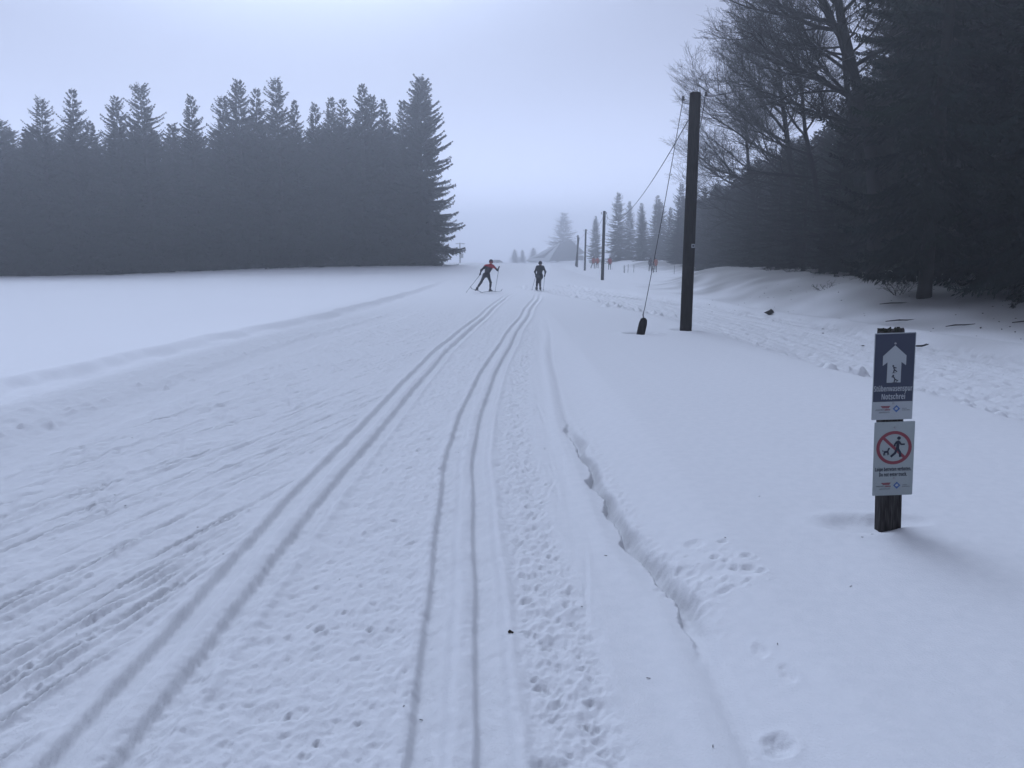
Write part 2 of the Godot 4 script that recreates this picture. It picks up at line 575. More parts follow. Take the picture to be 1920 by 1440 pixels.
# crown and trunk of a Norway spruce: whorls of drooping boughs hung with sprays
func spruce(sd: int, H: float, R: float, start: float, step: float, sl: float, gap: float, full: float, thin := 0.06) -> Array:
	var r := RandomNumberGenerator.new()
	r.seed = sd
	var tr := MB.new()
	var lean := Vector3(r.randf_range(-0.02, 0.02), 0, r.randf_range(-0.02, 0.02)) * H
	tr.tube(PackedVector3Array([Vector3(0, -0.8, 0), Vector3(0, 0.4, 0), lean * 0.3 + Vector3(0, H * 0.4, 0), lean + Vector3(0, H * 0.97, 0)]), PackedFloat32Array([H * 0.014 + 0.08, H * 0.011 + 0.05, H * 0.008 + 0.02, 0.015]), 7)
	var mb := MB.new()
	var y := start
	while y < H - 0.25:
		var t := (y - start) / (H - start)
		var L := R * pow(1 - t, full) * r.randf_range(0.86, 1.1) + 0.10
		L *= lerpf(0.78, 1.0, smoothstep(0.0, 0.16, t))
		var nb := 5 + r.randi() % 3 if t < 0.8 else 4 + r.randi() % 2
		var a0 := r.randf() * TAU
		for k in nb:
			if r.randf() < thin:
				continue
			var az := a0 + TAU * k / nb + r.randf_range(-0.3, 0.3)
			var len := L * r.randf_range(0.55, 1.2)
			var out := Vector3(cos(az), 0, sin(az))
			var el := lerpf(-0.22, 0.62, pow(t, 1.3)) + r.randf_range(-0.14, 0.14)
			var yb := y + r.randf_range(-0.4, 0.4) * step
			var sag := lerpf(0.34, 0.05, t) * r.randf_range(0.7, 1.3)
			var tip := lerpf(0.17, 0.12, t)
			var g := r.randf_range(0.7, 1.25)
			mb.col = Color(0.012 * g, 0.017 * g, 0.013 * g)
			var base := lean * (yb / H) + Vector3(0, yb, 0)
			var prev := base
			var across := out.cross(Vector3.UP)
			var ns := maxi(3, int(len / gap))
			for j in ns + 1:
				var s := float(j) / ns
				var p := base + out * len * s * cos(el) + Vector3.UP * len * (sin(el) * s - sag * s * s * 1.4 + (sag + tip) * s * s * s)
				if j == 0:
					prev = p
					continue
				var tg := (p - prev).normalized()
				prev = p
				if s < 0.10:
					continue
				var l := sl * (0.65 + 0.6 * (1 - s)) * r.randf_range(0.75, 1.2)
				var hang := lerpf(0.55, 0.06, smoothstep(0.25, 0.75, t))
				for sg in [-1.0, 1.0]:
					# a side branchlet, hung with sprays along its length
					var bl: float = len * lerpf(0.44, 0.26, smoothstep(0.1, 0.6, t)) * pow(1.0 - s, 0.8) * r.randf_range(0.5, 1.1)
					var bd: Vector3 = (tg * r.randf_range(0.8, 1.1) + across * sg * r.randf_range(0.5, 0.9) + Vector3.DOWN * hang * r.randf_range(0.0, 0.8)).normalized()
					var nb2 := 1 + int(bl / (gap * 1.2))
					for m in nb2:
						var q: Vector3 = p + bd * bl * (float(m) / nb2)
						var dr: Vector3 = (bd + tg * r.randf_range(0.0, 0.5) + Vector3.DOWN * hang * r.randf_range(0.0, 1.0)).normalized()
						var sd2 := dr.cross((Vector3.UP + across * r.randf_range(-0.7, 0.7)).normalized()).normalized()
						spray(mb, q, dr, sd2, l, l * r.randf_range(0.17, 0.25))
					# the thickness of the bough, standing and hanging
					var th: Vector3 = (tg * 0.9 + (Vector3.DOWN if sg < 0 else Vector3.UP) * r.randf_range(0.15, 0.6)).normalized()
					spray(mb, p, th, Vector3(0, th.z, -th.y).normalized() if absf(tg.x) > 0.7 else (out * -th.y + Vector3.UP * 0.7).normalized(), l, l * 0.2)
				if r.randf() < 0.6 * hang * 2.0:
					var dn := (Vector3.DOWN + tg * r.randf_range(0.1, 0.8) + across * r.randf_range(-0.4, 0.4)).normalized()
					spray(mb, p, dn, dn.cross(Vector3(cos(az * 7 + j), 0, sin(az * 7 + j))).normalized(), l * 1.2, l * 0.2)
				if j == ns:
					for e in 3:
						spray(mb, p, (tg + across * (e - 1) * 0.5 + Vector3.UP * 0.1).normalized(), Vector3.UP if e == 1 else across, l * 0.9, l * 0.16)
		y += step * lerpf(1.0, 0.62, t) * r.randf_range(0.85, 1.15)
	mb.col = Color(0.010, 0.013, 0.010)
	for k in int(H * 16):
		var t2 := r.randf() * 0.93
		var az2 := r.randf() * TAU
		var rr := R * pow(1 - t2, full) * r.randf_range(0.1, 0.5)
		var o2 := Vector3(cos(az2), 0, sin(az2))
		var dr2 := (o2 * 0.8 + Vector3.DOWN * r.randf_range(-0.4, 0.5)).normalized()
		spray(mb, lean * t2 + Vector3(0, start + (H - start) * t2, 0) + o2 * rr, dr2, dr2.cross(Vector3.UP).normalized(), sl * 1.5, sl * 0.5)
	for k in 14:
		var p := lean * (1.0 - k * 0.012) + Vector3(0, H - k * 0.07, 0)
		var az := k * 2.4
		var dr := (Vector3(cos(az), 1.5 - k * 0.06, sin(az))).normalized()
		spray(mb, p, dr, dr.cross(Vector3.UP).normalized(), sl * 0.5 + k * 0.02, sl * 0.09)
	return [tr.mesh(M.bark), mb.mesh(M.needles), H]

func plant(kind: Array, called: String, label: String, category: String, x: float, z: float, H: float, turn: float, group := "", wide := 1.0, sink := 0.0) -> Node3D:
	var o := thing(called, label, category, Vector3(x, ground(x, z) - sink, z), turn, group)
	part(o, "trunk", kind[0])
	part(o, "crown", kind[1])
	var s: float = H / kind[2]
	o.scale = Vector3(s * wide, s, s * wide)
	return o

var twig_count := 0

func bough(wood: MB, twigs: MB, r: RandomNumberGenerator, p: Vector3, dir: Vector3, len: float, rad: float, level: int, counts: Array, up: float) -> void:
	var ns := 5 if level < 2 else (3 if level == 2 else 2)
	var ps := PackedVector3Array([p])
	var rs := PackedFloat32Array([rad])
	var d := dir
	var q := p
	for k in ns:
		d = (d + Vector3(r.randfn(0, 0.16), r.randfn(0, 0.12) + up * 0.12, r.randfn(0, 0.16))).normalized()
		q += d * len / ns
		ps.append(q)
		rs.append(maxf(rad * (1.0 - 0.8 * (k + 1) / ns), 0.0042))
	var mb := wood if level <= 1 else twigs
	mb.tube(ps, rs, 6 if level == 0 else (5 if level == 1 else 3), false)
	if level >= counts.size():
		return
	var nb: int = counts[level]
	for k in nb:
		var s := lerpf(0.16, 1.0, (k + r.randf()) / nb)
		var f := s * ns
		var j := mini(int(f), ns - 1)
		var at := ps[j].lerp(ps[j + 1], f - j)
		var tg := (ps[j + 1] - ps[j]).normalized()
		var side := tg.cross(Vector3.UP + Vector3(r.randfn(0, 0.35), 0, r.randfn(0, 0.35))).normalized() * (1.0 if k % 2 == 0 else -1.0)
		var ang := r.randf_range(0.45, 0.95)
		var nd := (tg * cos(ang) + side * sin(ang) + Vector3.UP * r.randfn(0.06, 0.22)).normalized()
		bough(wood, twigs, r, at, nd, len * lerpf(0.62, 0.34, s) * r.randf_range(0.7, 1.2), maxf(lerpf(rad, rad * 0.25, s) * 0.6, 0.0045), level + 1, counts, up)

# a leafless beech: trunk, and limbs each with its own twigs
func beech(called: String, label: String, sd: int, at: Vector3, stem: Array, rad: float, limbs: Array, counts: Array, up: float) -> void:
	var r := RandomNumberGenerator.new()
	r.seed = sd
	var o := thing(called, label, "tree", at)
	var tr := MB.new()
	var ps := PackedVector3Array()
	var rs := PackedFloat32Array()
	for k in stem.size():
		ps.append(stem[k])
		rs.append(rad * lerpf(1.0, 0.3, float(k) / (stem.size() - 1)) * (1.25 if k == 0 else 1.0))
	tr.tube(ps, rs, 10)
	part(o, "trunk", tr.mesh(M.beech_bark))
	for l in limbs:   # [place along the stem 0..1, direction, length, radius]
		var f: float = l[0] * (ps.size() - 1)
		var j := mini(int(f), ps.size() - 2)
		var wood := MB.new()
		var tw := MB.new()
		bough(wood, tw, r, ps[j].lerp(ps[j + 1], f - j), (l[1] as Vector3).normalized(), l[2], l[3], 0, counts, up)
		var w := part(o, "limb", wood.mesh(M.beech_bark))
		part(w, "twigs", tw.mesh(M.beech_bark))

const ORD := ["first", "second", "third", "fourth", "fifth", "sixth", "seventh", "eighth", "ninth", "tenth", "eleventh", "twelfth", "thirteenth", "fourteenth", "fifteenth", "sixteenth", "seventeenth", "eighteenth", "nineteenth", "twentieth", "twenty-first", "twenty-second"]

# the wood on the right grows lower towards its left-hand edge
func wood_top(x: float, d: float) -> float:
	var q := x / d
	return minf(18.0, 1.2 + d * along([0.06, 0.085, 0.125, 0.16, 0.22, 0.45], [0.20, 0.25, 0.31, 0.37, 0.43, 0.5], q))

func forests() -> void:
	var r := RandomNumberGenerator.new()
	r.seed = 77
	var kinds := []
	for k in 6:
		kinds.append(spruce(100 + k, 15.0, [3.7, 3.2, 3.9, 3.4, 2.9, 3.7][k], 0.3, 0.36, 0.27, 0.13, [0.68, 0.76, 0.64, 0.72, 0.8, 0.66][k]))
	var edge_kind := spruce(140, 16.5, 4.0, 0.15, 0.27, 0.36, 0.13, 0.56, 0.03)
	# the wood on the left: front row, from left to right [x, z, height, shape]
	var L := [[-50.7, -70.0, 14.4, 0], [-47.7, -70.0, 13.2, 1], [-44.8, -70.0, 11.2, 2], [-41.9, -70.2, 10.2, 3], [-39.6, -70.5, 14.9, 0], [-37.4, -70.9, 15.6, 1], [-34.0, -71.5, 14.9, 5], [-31.5, -71.9, 16.0, 2], [-27.8, -72.6, 15.0, 3], [-25.1, -73.0, 14.9, 0], [-24.0, -73.3, 16.2, 5], [-22.5, -73.0, 15.5, 1], [-20.6, -73.7, 16.4, 0], [-19.1, -74.2, 14.5, 4], [-17.5, -74.3, 14.3, 3], [-16.2, -74.8, 14.8, 4], [-15.3, -74.4, 14.7, 1], [-13.5, -74.9, 15.9, 3], [-12.7, -75.4, 15.1, 5], [-11.6, -75.0, 14.7, 4], [-10.0, -75.4, 14.6, 3]]
	var look := ["broad", "slim pointed", "wide bushy", "even cone-shaped", "narrow short-topped", "full heavy-boughed"]
	for k in L.size():
		plant(kinds[L[k][3]], "spruce_tree", "%s spruce, %s from the left along the left wood's front edge" % [look[L[k][3]], ORD[k]], "tree", L[k][0], L[k][1], L[k][2], r.randf() * TAU, "spruces of the left wood", 0.95)
	plant(edge_kind, "spruce_tree", "tall spruce ending the left wood on its right, boughs reaching out to the snow", "tree", -8.4, -75.7, 16.6, 0.6, "spruces of the left wood")
	for row in 4:
		for k in 25:
			var x := -51.0 + k * 1.72 + r.randf_range(-0.6, 0.6) + row * 0.6
			if x > -9.3:
				continue
			plant(kinds[r.randi() % 6], "spruce_tree", "spruce standing inside the left wood behind its front edge", "tree", x, -70.0 - (x + 45) * 0.15 - 2.4 - row * 2.4 + r.randf_range(-0.8, 0.8), r.randf_range(11.6, 13.6), r.randf() * TAU, "inner spruces of the left wood", 1.25)
	# far spruces in the fog
	var far := [[22.0, -170.0, 12.4, "tallest hazy spruce at the foggy end of the right wood"], [25.3, -176.0, 10.8, "short hazy spruce close on the right of the tallest one in the far group"], [26.2, -165.0, 10.0, "hazy thin-topped spruce in the middle of the far group before the right wood"], [28.2, -160.0, 11.2, "hazy tall spruce with a long bare-looking tip, right of the middle of the far group"], [29.0, -150.0, 8.4, "low hazy spruce filling the gap beside the near end of the far group"], [26.3, -128.0, 11.2, "greyish spruce beside the utility pole where the far group joins the right wood"], [19.4, -190.0, 8.3, "lone pale spruce between two distant poles, left of the far group"], [24.7, -400.0, 17.4, "very pale tall spruce rising behind the snowy farmhouse"], [1.4, -420.0, -0.4, "faint bush-like tree on the skyline left of the farmhouse"], [5.5, -420.0, -0.6, "faint rounded tree on the skyline, middle of three beside the farmhouse"], [11.1, -425.0, 0.2, "faint tree on the skyline nearest to the left roof edge of the farmhouse"], [29.5, -142.0, 9.5, "grey spruce standing in front of the far group just left of the big pole"], [24.0, -150.0, 7.0, "small grey spruce low in front of the far group"], [31.0, -170.0, 10.5, "hazy spruce behind the far group, seen between two tops"]]
	for k in far.size():
		var f: Array = far[k]
		var gy := ground(f[0], f[1])
		plant(kinds[[0, 3, 1, 1, 3, 0, 1, 2, 2, 0, 5, 3, 2, 0][k]], "spruce_tree", f[3], "tree", f[0], f[1], f[2] - gy, r.randf() * TAU, "", 1.7 if k == 7 else ([1.9, 1.6, 2.1][k - 8] if k > 7 and k < 11 else 1.0))
	# the wood on the right, near part: fine-needled spruces with boughs to the snow
	var nk := []
	for k in 3:
		nk.append(spruce(200 + k, 18.0, [3.6, 3.2, 3.9][k], [1.0, 0.9, 0.8][k], 0.40, 0.22, 0.11, 0.55, 0.05))
	var N := [[12.1, -23.7, 20.0, 0, "near dark spruce with boughs down to the snow, right above the trail sign"], [14.6, -22.6, 18.0, 2, "near black spruce at the right picture edge, its skirt touching the snow"], [16.6, -20.2, 17.0, 0, "near spruce outside the wood's right edge, closest to the viewer"], [13.9, -28.2, 18.0, 1, "spruce with a bare thick lower trunk left of the near dark spruce"], [15.6, -26.0, 19.0, 2, "tall spruce filling the dark gap between the two near spruces"], [17.5, -24.0, 18.5, 1, "spruce behind the right-hand near spruce, bare stem seen at the snow"], [15.9, -30.5, 17.5, 0, "dark spruce behind the bare thick lower trunk"], [13.6, -34.2, 5.6, 2, "spruce with low sweeping boughs right of the hump of snow"], [15.4, -37.0, 8.5, 1, "dark spruce in the second rank beyond the hump of snow"], [14.7, -41.0, 6.4, 0, "bushy spruce left of the hump of snow, skirt on the snow"], [15.2, -46.5, 6.8, 2, "grey-dark spruce with ragged boughs halfway along the right wood"], [15.8, -53.0, 7.0, 1, "grey-dark spruce below the foggy bare tree, halfway along the right wood"], [17.6, -61.0, 7.6, 0, "misty spruce directly right of the big pole"], [18.6, -70.0, 8.0, 2, "misty spruce behind the lower part of the big pole"], [20.0, -80.0, 8.4, 1, "misty spruce behind the foot of the big pole, further back"], [21.6, -92.0, 8.8, 0, "foggy spruce left of the big pole at the corner of the right wood"], [23.4, -104.0, 9.2, 2, "foggy spruce left of the corner of the right wood"], [25.0, -116.0, 9.8, 1, "foggy spruce where the right wood fades toward the far group"], [14.5, -32.0, 17.5, 1, "tall spruce crown behind the near beech's forked trunk, right of it"]]
	for k in N.size():
		var f: Array = N[k]
		plant(nk[f[3]], "spruce_tree", f[4], "tree", f[0], f[1], f[2], r.randf() * TAU, "", [0.72, 0.85, 1.0, 0.5, 0.75, 0.8, 0.7, 1.3, 1.0, 1.3, 1.3, 1.3, 1.2, 1.2, 1.2, 1.2, 1.1, 1.1, 0.75][k])
	for row in 5:
		for k in 26:
			var d := 21.0 + k * 3.7 + r.randf_range(-1.2, 1.2)
			var x := 17.6 + row * 3.3 + 0.10 * maxf(0.0, d - 50) + r.randf_range(-1, 1)
			if row == 0 and d < 30:
				x += 1.5
			if row > 2 and d > 70:
				continue
			plant(nk[r.randi() % 3] if d < 40 and row < 2 else kinds[r.randi() % 6], "spruce_tree", "spruce standing inside the dark right wood behind its edge", "tree", x, -d, wood_top(x, d) * r.randf_range(0.82, 1.0), r.randf() * TAU, "inner spruces of the right wood", 1.15)
	# bare beeches on the edge of the right wood
	beech("bare_beech", "near leafless beech with forked black trunk leaning left beside the dark spruces", 31, Vector3(13.2, ground(13.2, -29.5), -29.5),
		[Vector3(0, -0.8, 0), Vector3(-0.1, 2.0, 0), Vector3(-0.5, 4.4, 0.1), Vector3(-1.2, 6.6, 0.2), Vector3(-1.9, 8.8, 0.2), Vector3(-2.4, 11.0, 0.1), Vector3(-2.7, 13.5, 0.1)], 0.27,
		[[0.46, Vector3(-1, 0.10, 0.2), 4.6, 0.11], [0.52, Vector3(-0.9, 0.35, 0.5), 4.4, 0.10], [0.60, Vector3(-0.45, 0.9, 0.1), 5.0, 0.14], [0.64, Vector3(-1, 0.25, -0.4), 4.4, 0.09], [0.70, Vector3(-1, 0.5, 0.3), 4.6, 0.09], [0.78, Vector3(-0.9, 0.6, -0.2), 4.5, 0.08], [0.84, Vector3(-1, 0.7, 0.6), 4.2, 0.07], [0.92, Vector3(-0.8, 0.8, 0.1), 4.0, 0.06], [0.55, Vector3(0.8, 0.5, 0.6), 3.4, 0.08], [0.68, Vector3(0.7, 0.7, 0.5), 3.2, 0.07], [0.75, Vector3(0.3, 0.6, 1.0), 3.2, 0.06], [0.80, Vector3(0.8, 0.8, -0.1), 3.2, 0.06], [0.38, Vector3(-0.7, -0.05, 0.7), 3.4, 0.06]], [15, 11, 9], 0.35)
	beech("bare_beech", "greyer leafless beech behind the near one, twigs fanning left over the pole top", 32, Vector3(15.6, ground(15.6, -45.0), -45.0),
		[Vector3(0, -0.8, 0), Vector3(-0.1, 2.5, 0), Vector3(-0.4, 5.0, 0.1), Vector3(-0.9, 7.4, 0.2), Vector3(-1.3, 9.6, 0.1), Vector3(-1.5, 12.0, 0.0)], 0.22,
		[[0.45, Vector3(-1, 0.35, 0.2), 6.2, 0.09], [0.54, Vector3(-1, 0.5, 0.5), 6.0, 0.08], [0.5, Vector3(-1, 0.6, -0.3), 5.6, 0.09], [0.58, Vector3(-0.9, 0.9, 0.3), 5.4, 0.09], [0.66, Vector3(-0.9, 0.75, 0.0), 5.0, 0.08], [0.74, Vector3(-0.7, 1.0, 0.3), 4.4, 0.07], [0.4, Vector3(-1, 0.15, 0.5), 5.0, 0.07], [0.35, Vector3(-0.9, 0.0, 0.1), 4.6, 0.06], [0.6, Vector3(0.4, 0.9, 0.8), 4.0, 0.06], [0.8, Vector3(-0.2, 1.0, -0.3), 3.6, 0.06], [0.7, Vector3(0.8, 0.8, 0.2), 3.5, 0.06]], [14, 11, 8], 0.75)
	beech("bare_beech", "foggy leafless beech spreading low grey twigs behind the big pole", 33, Vector3(17.4, ground(17.4, -58.0), -58.0),
		[Vector3(0, -0.8, 0), Vector3(-0.1, 2.0, 0), Vector3(-0.3, 4.2, 0.1), Vector3(-0.8, 6.4, 0.2), Vector3(-1.1, 8.6, 0.1), Vector3(-1.3, 10.4, 0.0)], 0.2,
		[[0.4, Vector3(-1, 0.1, 0.2), 5.2, 0.08], [0.48, Vector3(-1, 0.3, -0.3), 6.0, 0.08], [0.52, Vector3(-1, 0.6, 0.1), 6.0, 0.08], [0.56, Vector3(-1, 0.45, 0.4), 5.0, 0.08], [0.64, Vector3(-0.9, 0.65, 0.0), 4.6, 0.07], [0.3, Vector3(-1, -0.05, 0.5), 4.4, 0.06], [0.7, Vector3(-0.5, 0.9, 0.5), 3.8, 0.06], [0.75, Vector3(0.3, 1.0, 0.4), 3.4, 0.06]], [12, 9, 7], 0.5)
	beech("bare_beech", "slender leafless beech between the near beech and the foggy ones", 34, Vector3(14.4, ground(14.4, -37.5), -37.5),
		[Vector3(0, -0.8, 0), Vector3(-0.2, 2.0, 0), Vector3(-0.7, 4.2, 0.1), Vector3(-1.3, 6.2, 0.2), Vector3(-1.6, 8.4, 0.1), Vector3(-1.9, 10.4, 0.0)], 0.15,
		[[0.4, Vector3(-1, 0.1, 0.3), 4.0, 0.06], [0.5, Vector3(-1, 0.4, -0.3), 4.2, 0.06], [0.58, Vector3(-0.8, 0.5, 0.6), 3.8, 0.06], [0.66, Vector3(-0.9, 0.6, 0.0), 3.8, 0.05], [0.75, Vector3(-0.5, 0.9, 0.5), 3.2, 0.05], [0.6, Vector3(0.5, 0.6, 0.5), 3.0, 0.05]], [12, 9, 8], 0.4)

	beech("bare_beech", "black leafless beech close behind the near one, its crown filling the gap on the left", 36, Vector3(14.0, ground(14.0, -33.0), -33.0),
		[Vector3(0, -0.8, 0), Vector3(-0.1, 2.4, 0), Vector3(-0.3, 4.8, 0.1), Vector3(-0.9, 7.2, 0.1), Vector3(-1.3, 9.6, 0.1), Vector3(-1.6, 12.4, 0.0)], 0.19,
		[[0.42, Vector3(-1, 0.2, 0.3), 4.2, 0.07], [0.5, Vector3(-1, 0.4, -0.3), 4.6, 0.08], [0.58, Vector3(-0.9, 0.5, 0.5), 4.6, 0.08], [0.66, Vector3(-0.9, 0.6, 0.0), 4.6, 0.07], [0.74, Vector3(-0.8, 0.7, 0.4), 4.2, 0.06], [0.85, Vector3(-0.7, 0.9, 0.0), 3.8, 0.05], [0.62, Vector3(0.6, 0.6, 0.6), 3.2, 0.05]], [13, 10, 8], 0.4)

# ---------------------------------------------------------------- poles and wires
const POLE := Vector3(3.88, 0, -17.9)
const STUMP := Vector3(2.69, 0, -16.9)
const SIGN := Vector3(2.09, 0, -4.27)

func wire(called: String, label: String, a: Vector3, b: Vector3, sag: float, rad: float) -> void:
	var mb := MB.new()
	var ps := PackedVector3Array()
	var rs := PackedFloat32Array()
	for k in 21:
		var t := k / 20.0
		ps.append(a.lerp(b, t) - a + Vector3.DOWN * sag * 4 * t * (1 - t))
		rs.append(rad)
	mb.tube(ps, rs, 5)
	solo(called, mb.mesh(M.wire), label, "wire", a)

func utility_pole(label: String, at: Vector3, h: float, r0: float, r1: float, lean: float) -> Node3D:
	var o := thing("utility_pole", label, "utility pole", at, 0, "")
	var mb := MB.new()
	mb.tube(PackedVector3Array([Vector3(0, -0.8, 0), Vector3(0, 0, 0), Vector3(lean * 0.5, h * 0.5, 0), Vector3(lean, h - 0.02, 0), Vector3(lean, h, 0)]), PackedFloat32Array([r0, r0, (r0 + r1) * 0.5, r1, r1 - 0.02]), 16)
	part(o, "shaft", mb.mesh(M.pole_wood))
	return o

func insulator(o: Node3D, at: Vector3, side: float) -> void:
	var mb := MB.new()
	mb.tube(PackedVector3Array([at, at + Vector3(0.10 * side, -0.01, 0), at + Vector3(0.13 * side, 0.03, 0), at + Vector3(0.13 * side, 0.07, 0)]), PackedFloat32Array([0.012, 0.012, 0.012, 0.012]), 6)
	var b := part(o, "bracket", mb.mesh(M.metal))
	var p := MB.new()
	var q := at + Vector3(0.13 * side, 0.05, 0)
	p.tube(PackedVector3Array([q, q + Vector3(0, 0.02, 0), q + Vector3(0, 0.05, 0), q + Vector3(0, 0.08, 0), q + Vector3(0, 0.10, 0)]), PackedFloat32Array([0.035, 0.04, 0.028, 0.035, 0.015]), 10)
	part(b, "insulator", p.mesh(M.porcelain))

func poles() -> void:
	var py := ground(POLE.x, POLE.z)
	var p := Vector3(POLE.x, py, POLE.z)
	var h := 4.80 - py
	var o := utility_pole("big dark wooden utility pole rising from the snow bank, nearest of the row", p, h, 0.133, 0.12, 0.02)
	insulator(o, Vector3(-0.105, h - 0.22, 0), -1.0)
	insulator(o, Vector3(0.12, h - 0.13, 0), 1.0)
	# the small white plaque with a dark dot, the loop of cable on the right
	var mb := MB.new()
	mb.box(Transform3D(Basis(), Vector3(0.065, h * 0.365, 0.137)), Vector3(0.075, 0.085, 0.006))
	var pl := part(o, "plaque", mb.mesh(M.sign_white))
	mb = MB.new()
	var disc := PackedVector2Array()
	for k in 12:
		disc.append(Vector2(cos(TAU * k / 12), sin(TAU * k / 12)) * 0.022)
	mb.plate(Transform3D(Basis(), Vector3(0.067, h * 0.365, 0.14)), disc, 0.0, 0.003)
	part(pl, "dot", mb.mesh(M.sign_ink))
	mb = MB.new()
	mb.tube(PackedVector3Array([Vector3(0.22, h - 0.10, 0.02), Vector3(0.21, h - 0.25, 0.03), Vector3(0.18, h - 0.45, 0.03), Vector3(0.155, h - 0.65, 0.03), Vector3(0.13, h - 0.75, 0.02)]), PackedFloat32Array([0.009, 0.009, 0.009, 0.009, 0.009]), 5)
	part(o, "cable_loop", mb.mesh(M.wire))
	mb = MB.new()
	mb.tube(PackedVector3Array([Vector3(0.26, h - 0.075, 0), Vector3(0.30, h - 0.07, 0), Vector3(0.42, h - 0.065, 0), Vector3(0.46, h - 0.06, 0)]), PackedFloat32Array([0.012, 0.028, 0.028, 0.012]), 7)
	part(o, "cable_clamp", mb.mesh(M.metal))
	# guy stake
	var sy := ground(STUMP.x, STUMP.z)
	var st := thing("guy_stake", "short dark timber stake leaning in a snow hollow, holding the guy wire", "stake", Vector3(STUMP.x, sy - 0.12, STUMP.z))
	mb = MB.new()
	var up := Vector3(0.10, 0.50, 0.0)
	mb.tube(PackedVector3Array([up * -0.5, up * 0.1, up * 0.68, up * 0.86, up * 0.93]), PackedFloat32Array([0.088, 0.088, 0.088, 0.07, 0.03]), 10)
	part(st, "post", mb.mesh(M.pole_wood))
	mb = MB.new()
	mb.tube(PackedVector3Array([up * 0.85, up * 0.85 + Vector3(-0.02, 0.1, 0), up * 0.85 + Vector3(0.0, 0.2, 0)]), PackedFloat32Array([0.018, 0.018, 0.012]), 6)
	part(st, "eye_bolt", mb.mesh(M.metal))
	wire("guy_wire", "thin guy wire running from the big pole's top down to the leaning stake", st.position + up * 0.85 + Vector3(0, 0.18, 0), p + Vector3(-0.235, h - 0.12, 0), 0.10, 0.008)
	# the row of poles into the fog: [x, z, top, label]
	var rows := [[7.35, -65.9, 4.3, "second utility pole of the row, beyond the trail"], [9.6, -107.1, 3.65, "third utility pole of the row, thin and grey in the haze"], [10.5, -131.0, 3.18, "fourth utility pole of the row, short and pale in the fog"], [10.9, -139.0, 2.9, "last utility pole of the row, faint and slightly leaning, just left of the fourth"]]
	var tops := [p + Vector3(0.0, h - 0.55, 0)]
	for k in rows.size():
		var f: Array = rows[k]
		var gy := ground(f[0], f[1])
		var q := Vector3(f[0], gy, f[1])
		var u := utility_pole(f[3], q, f[2] - gy, 0.13, 0.11, 0.06 if k < 3 else 0.5)
		insulator(u, Vector3(0.10, f[2] - gy - 0.25, 0), 1.0)
		insulator(u, Vector3(-0.05, f[2] - gy - 0.25, 0), -1.0)
		if k == 0:
			mb = MB.new()
			var hh: float = f[2] - gy
			mb.tube(PackedVector3Array([Vector3(0.24, hh - 0.2, 0), Vector3(0.34, hh - 0.5, 0), Vector3(0.22, hh - 0.9, 0), Vector3(0.13, hh - 1.1, 0)]), PackedFloat32Array([0.012, 0.012, 0.012, 0.012]), 4)
			part(u, "cable_loop", mb.mesh(M.wire))
		if k < 3:
			tops.append(q + Vector3(0.06, f[2] - gy - 0.25, 0))
	wire("overhead_cable", "overhead cable sagging from the big pole to the second pole", tops[0] + Vector3(-0.11, -0.02, 0), tops[1], 1.15, 0.011)
	wire("overhead_cable", "faint overhead cable between the second and third poles", tops[1], tops[2], 0.9, 0.012)
	wire("overhead_cable", "very faint overhead cable between the third and fourth poles", tops[2], tops[3], 0.5, 0.012)
	wire("overhead_cable", "cable running right from the big pole's top into the bare trees", p + Vector3(0.44, h - 0.06, 0), Vector3(12.6, 8.4, -27.5), 0.25, 0.011)
	# the mast at the corner of the left wood
	var mx := -14.7
	var my := ground(mx, -230.0)
	var ms := thing("power_mast", "faint mast with crossarm and box in the fog beside the left wood", "mast", Vector3(mx, my, -230.0))
	mb = MB.new()
	mb.tube(PackedVector3Array([Vector3(0, -0.5, 0), Vector3(0, 2.3 - my, 0)]), PackedFloat32Array([0.19, 0.15]), 8)
	part(ms, "shaft", mb.mesh(M.pole_wood))
	mb = MB.new()
	mb.box(Transform3D(Basis(), Vector3(0.1, 2.0 - my, 0)), Vector3(2.6, 0.18, 0.18))
	part(ms, "crossarm", mb.mesh(M.pole_wood))
	mb = MB.new()
	mb.box(Transform3D(Basis(), Vector3(0.55, 0.2 - my - 1.6, 0)), Vector3(0.8, 1.1, 0.7))
	part(ms, "transformer_box", mb.mesh(M.metal))
	# marker stakes at the far edge of the field
	for k in 6:
		var s: Array = [[12.9, -93.0, 0.8], [13.5, -94.5, 1.0], [14.4, -96.0, 0.9], [16.0, -92.0, 0.6], [17.6, -88.0, 0.9], [13.1, -95.0, 0.9]][k]
		mb = MB.new()
		mb.tube(PackedVector3Array([Vector3(0, -0.3, 0), Vector3(0.02, s[2], 0)]), PackedFloat32Array([0.03, 0.025]), 6)
		solo("marker_stake", mb.mesh(M.pole_wood), ["thin stake in the snow just right of the orange hikers", "taller of the thin stakes right of the orange hikers", "third thin stake right of the orange hikers", "short stub stake further right of the orange hikers", "dark stake close to the big pole's left side", "stake touching the first one right of the orange hikers"][k], "stake", Vector3(s[0], ground(s[0], s[1]), s[1]), "marker stakes in the far snow")

